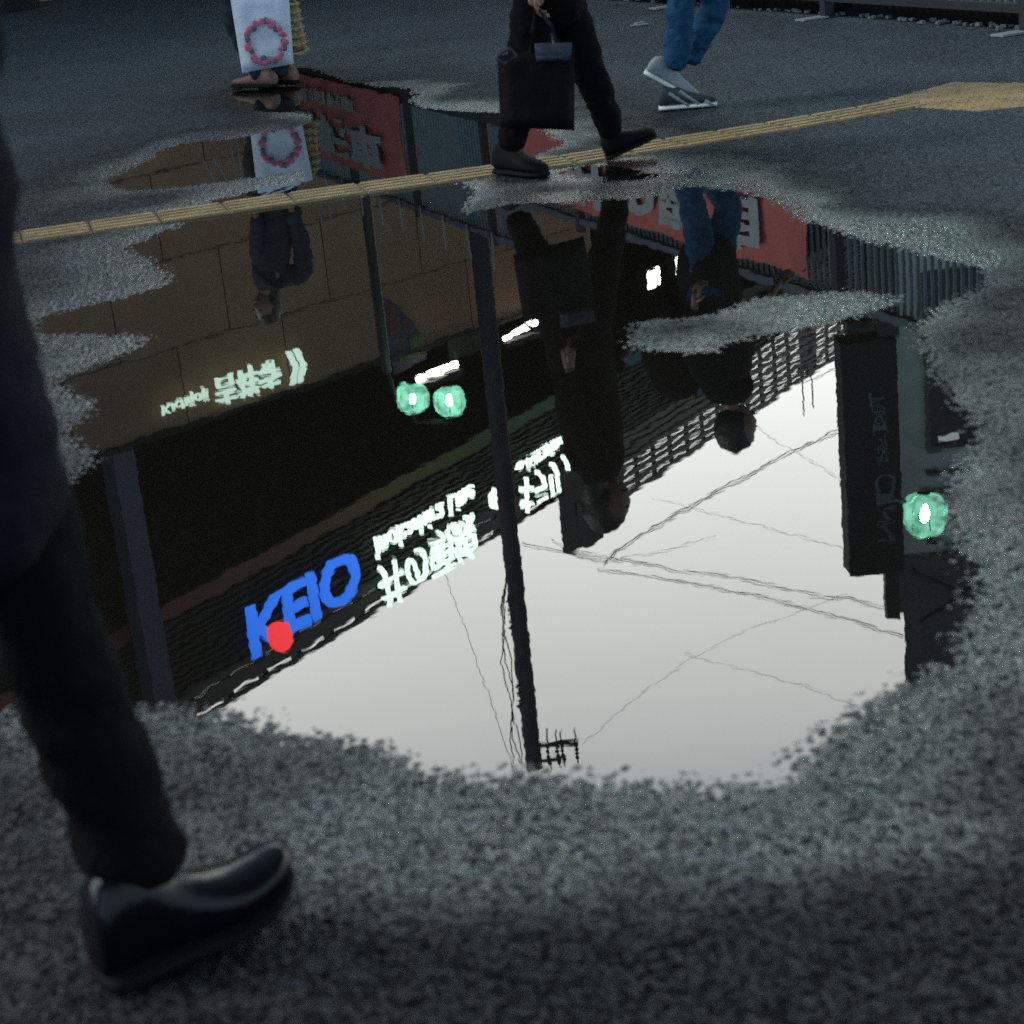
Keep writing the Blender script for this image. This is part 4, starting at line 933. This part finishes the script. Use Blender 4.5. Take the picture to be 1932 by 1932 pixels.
# person with the white shopping bag
YW = 13.0
hw_ = R(527, 430, YW)[0]; hdW = R(503, 592, YW)
Wp = person('person in grey at the left carrying a white bag printed with a pink wreath', (hw_, YW, 0), dict(
    pelvis=(hw_, YW, .84), chest=(hw_ - .02, YW, 1.09), neck=(hdW[0] + .02, YW, 1.30), head=(hdW[0], YW, 1.44),
    shoulder=[(hw_ - .14, YW - .03, 1.24), (hw_ + .13, YW + .03, 1.24)], elbow=[(hw_ - .15, YW - .09, 1.0), (hw_ + .14, YW - .08, 1.0)],
    wrist=[(hw_ - .12, YW - .18, .76), (hw_ + .11, YW - .16, .76)], hip=[(hw_ - .08, YW, .8), (hw_ + .08, YW, .8)],
    knee=[(hw_ - .10, YW - .03, .45), (hw_ + .06, YW + .02, .45)], ankle=[D(497, 150, YW), D(533, 146, YW)], cw=.17, cd=.13, tr=(.10, .08, .07)), ('grey_cloth', 'grey_cloth'), .95, (-.6, -.8), .08, .22)
g0, g1 = G(520, 168), G(441, 168); shoe(Wp, (g0[0], g0[1], .010), (g1[0], g1[1], .010), 'shoe_pink', 'matte_shoe', .09, .05, ankle_h=.2)
g0, g1 = G(560, 161), G(490, 162); shoe(Wp, (g0[0], g0[1], .010), (g1[0], g1[1], .010), 'shoe_pink', 'matte_shoe', .09, .05, ankle_h=.2)
wbg = empty('shopping_bag', (-1.5, 12.75, 0), 'white shopping bag printed with a wreath of pink flowers', 'bag')
YS = 12.72
cs_ = [D(*p, YS) for p in ((433, -12), (545, -8), (554, 120), (457, 138))]
soft_bag('bag_body', cs_, .12, 'bag_white', wbg)
m = MB(); m2 = MB(); wc = V3(D(503, 76, YS)); wx = (V3(D(537, 78, YS)) - wc).length
for k in range(34):
    a = 2 * math.pi * k / 34 + rg.uniform(-.08, .08); r_ = wx * rg.uniform(.86, 1.12)
    p = wc + Vector((math.cos(a) * r_, -.085 + rg.uniform(-.004, .004), math.sin(a) * r_ * 1.04))
    (m if k % 4 else m2).ball(p, rg.uniform(.016, .026), .008, rg.uniform(.016, .026), 8, 5)
build(m, 'pink_wreath', 'pink_print', wbg); build(m2, 'leaf_print', 'teal_print', wbg)
m = MB(); hnd = V3((hw_ - .14, YW - .2, .70)); t0, t1 = V3(D(465, -10, YS)), V3(D(520, -8, YS)); m.tube([t0, t0 * .4 + hnd * .6, hnd, t1 * .4 + hnd * .6, t1], .008, 6); build(m, 'handle', 'bag_white', wbg)
sb_ = empty('straw_bag', (-1.2, 12.85, 0), 'small woven straw bag hanging behind the white shopping bag', 'bag')
cs_ = [D(*p, 12.86) for p in ((540, 4), (562, 6), (580, 92), (552, 102))]
soft_bag('bag_body', cs_, .10, 'straw', sb_)
m = MB()
for k in range(7):
    f_ = k / 6; a_ = V3(cs_[0]) * (1 - f_) + V3(cs_[3]) * f_; b_ = V3(cs_[1]) * (1 - f_) + V3(cs_[2]) * f_
    m.tube([a_ + Vector((0, -.035, 0)), (a_ + b_) / 2 + Vector((0, -.065, -.01)), b_ + Vector((.012, -.03, 0))], .011, 6)
build(m, 'weave', 'straw', sb_)
m = MB(); hnd = V3((hw_ + .14, YW - .2, .70)); m.tube([cs_[0], hnd, cs_[1]], .007, 6); build(m, 'handle', 'straw', sb_)

# blurred passer-by close to the lens at the left edge
kn = D(52, 1110, 2.24); an = D(282, 1670, 2.30)
pv = D(-158, 640, 2.2); ch_ = D(-235, 40, 2.2)
Lp = person('person in dark clothes passing close by, cut off by the left edge', (float(pv[0]), 2.2, 0), dict(
    pelvis=pv, chest=ch_, neck=(ch_[0] + .02, 2.2, 1.44), head=(ch_[0] + .05, 2.2, 1.60),
    shoulder=[(ch_[0], 2.02, 1.37), (ch_[0], 2.38, 1.37)], elbow=[(ch_[0] - .12, 1.96, 1.10), (ch_[0] - .10, 2.44, 1.10)],
    wrist=[(ch_[0] - .2, 2.0, .86), (ch_[0] - .22, 2.42, .87)], hip=[(pv[0] - .05, 2.08, .80), (pv[0] + .02, 2.30, .76)],
    knee=[(pv[0] - .08, 2.08, .46), kn], ankle=[(pv[0] - .40, 2.07, .16), an], cw=.15, cd=.13, tr=(.088, .068, .068)), ('navy_cloth', 'black_cloth'), 1.0, (1, 0), 0, .30)
g0 = G(196, 1868, .0); g1 = D(556, 1700, 2.39)
shoe(Lp, (g0[0], g0[1], .008), g1, 'black_leather', 'matte_shoe', .115, .056, ankle_h=.35, curl=.05)
shoe(Lp, (pv[0] - .52, 2.07, .12), (pv[0] - .32, 2.07, .01), 'black_leather', 'matte_shoe', .085, .048, ankle_h=.3)
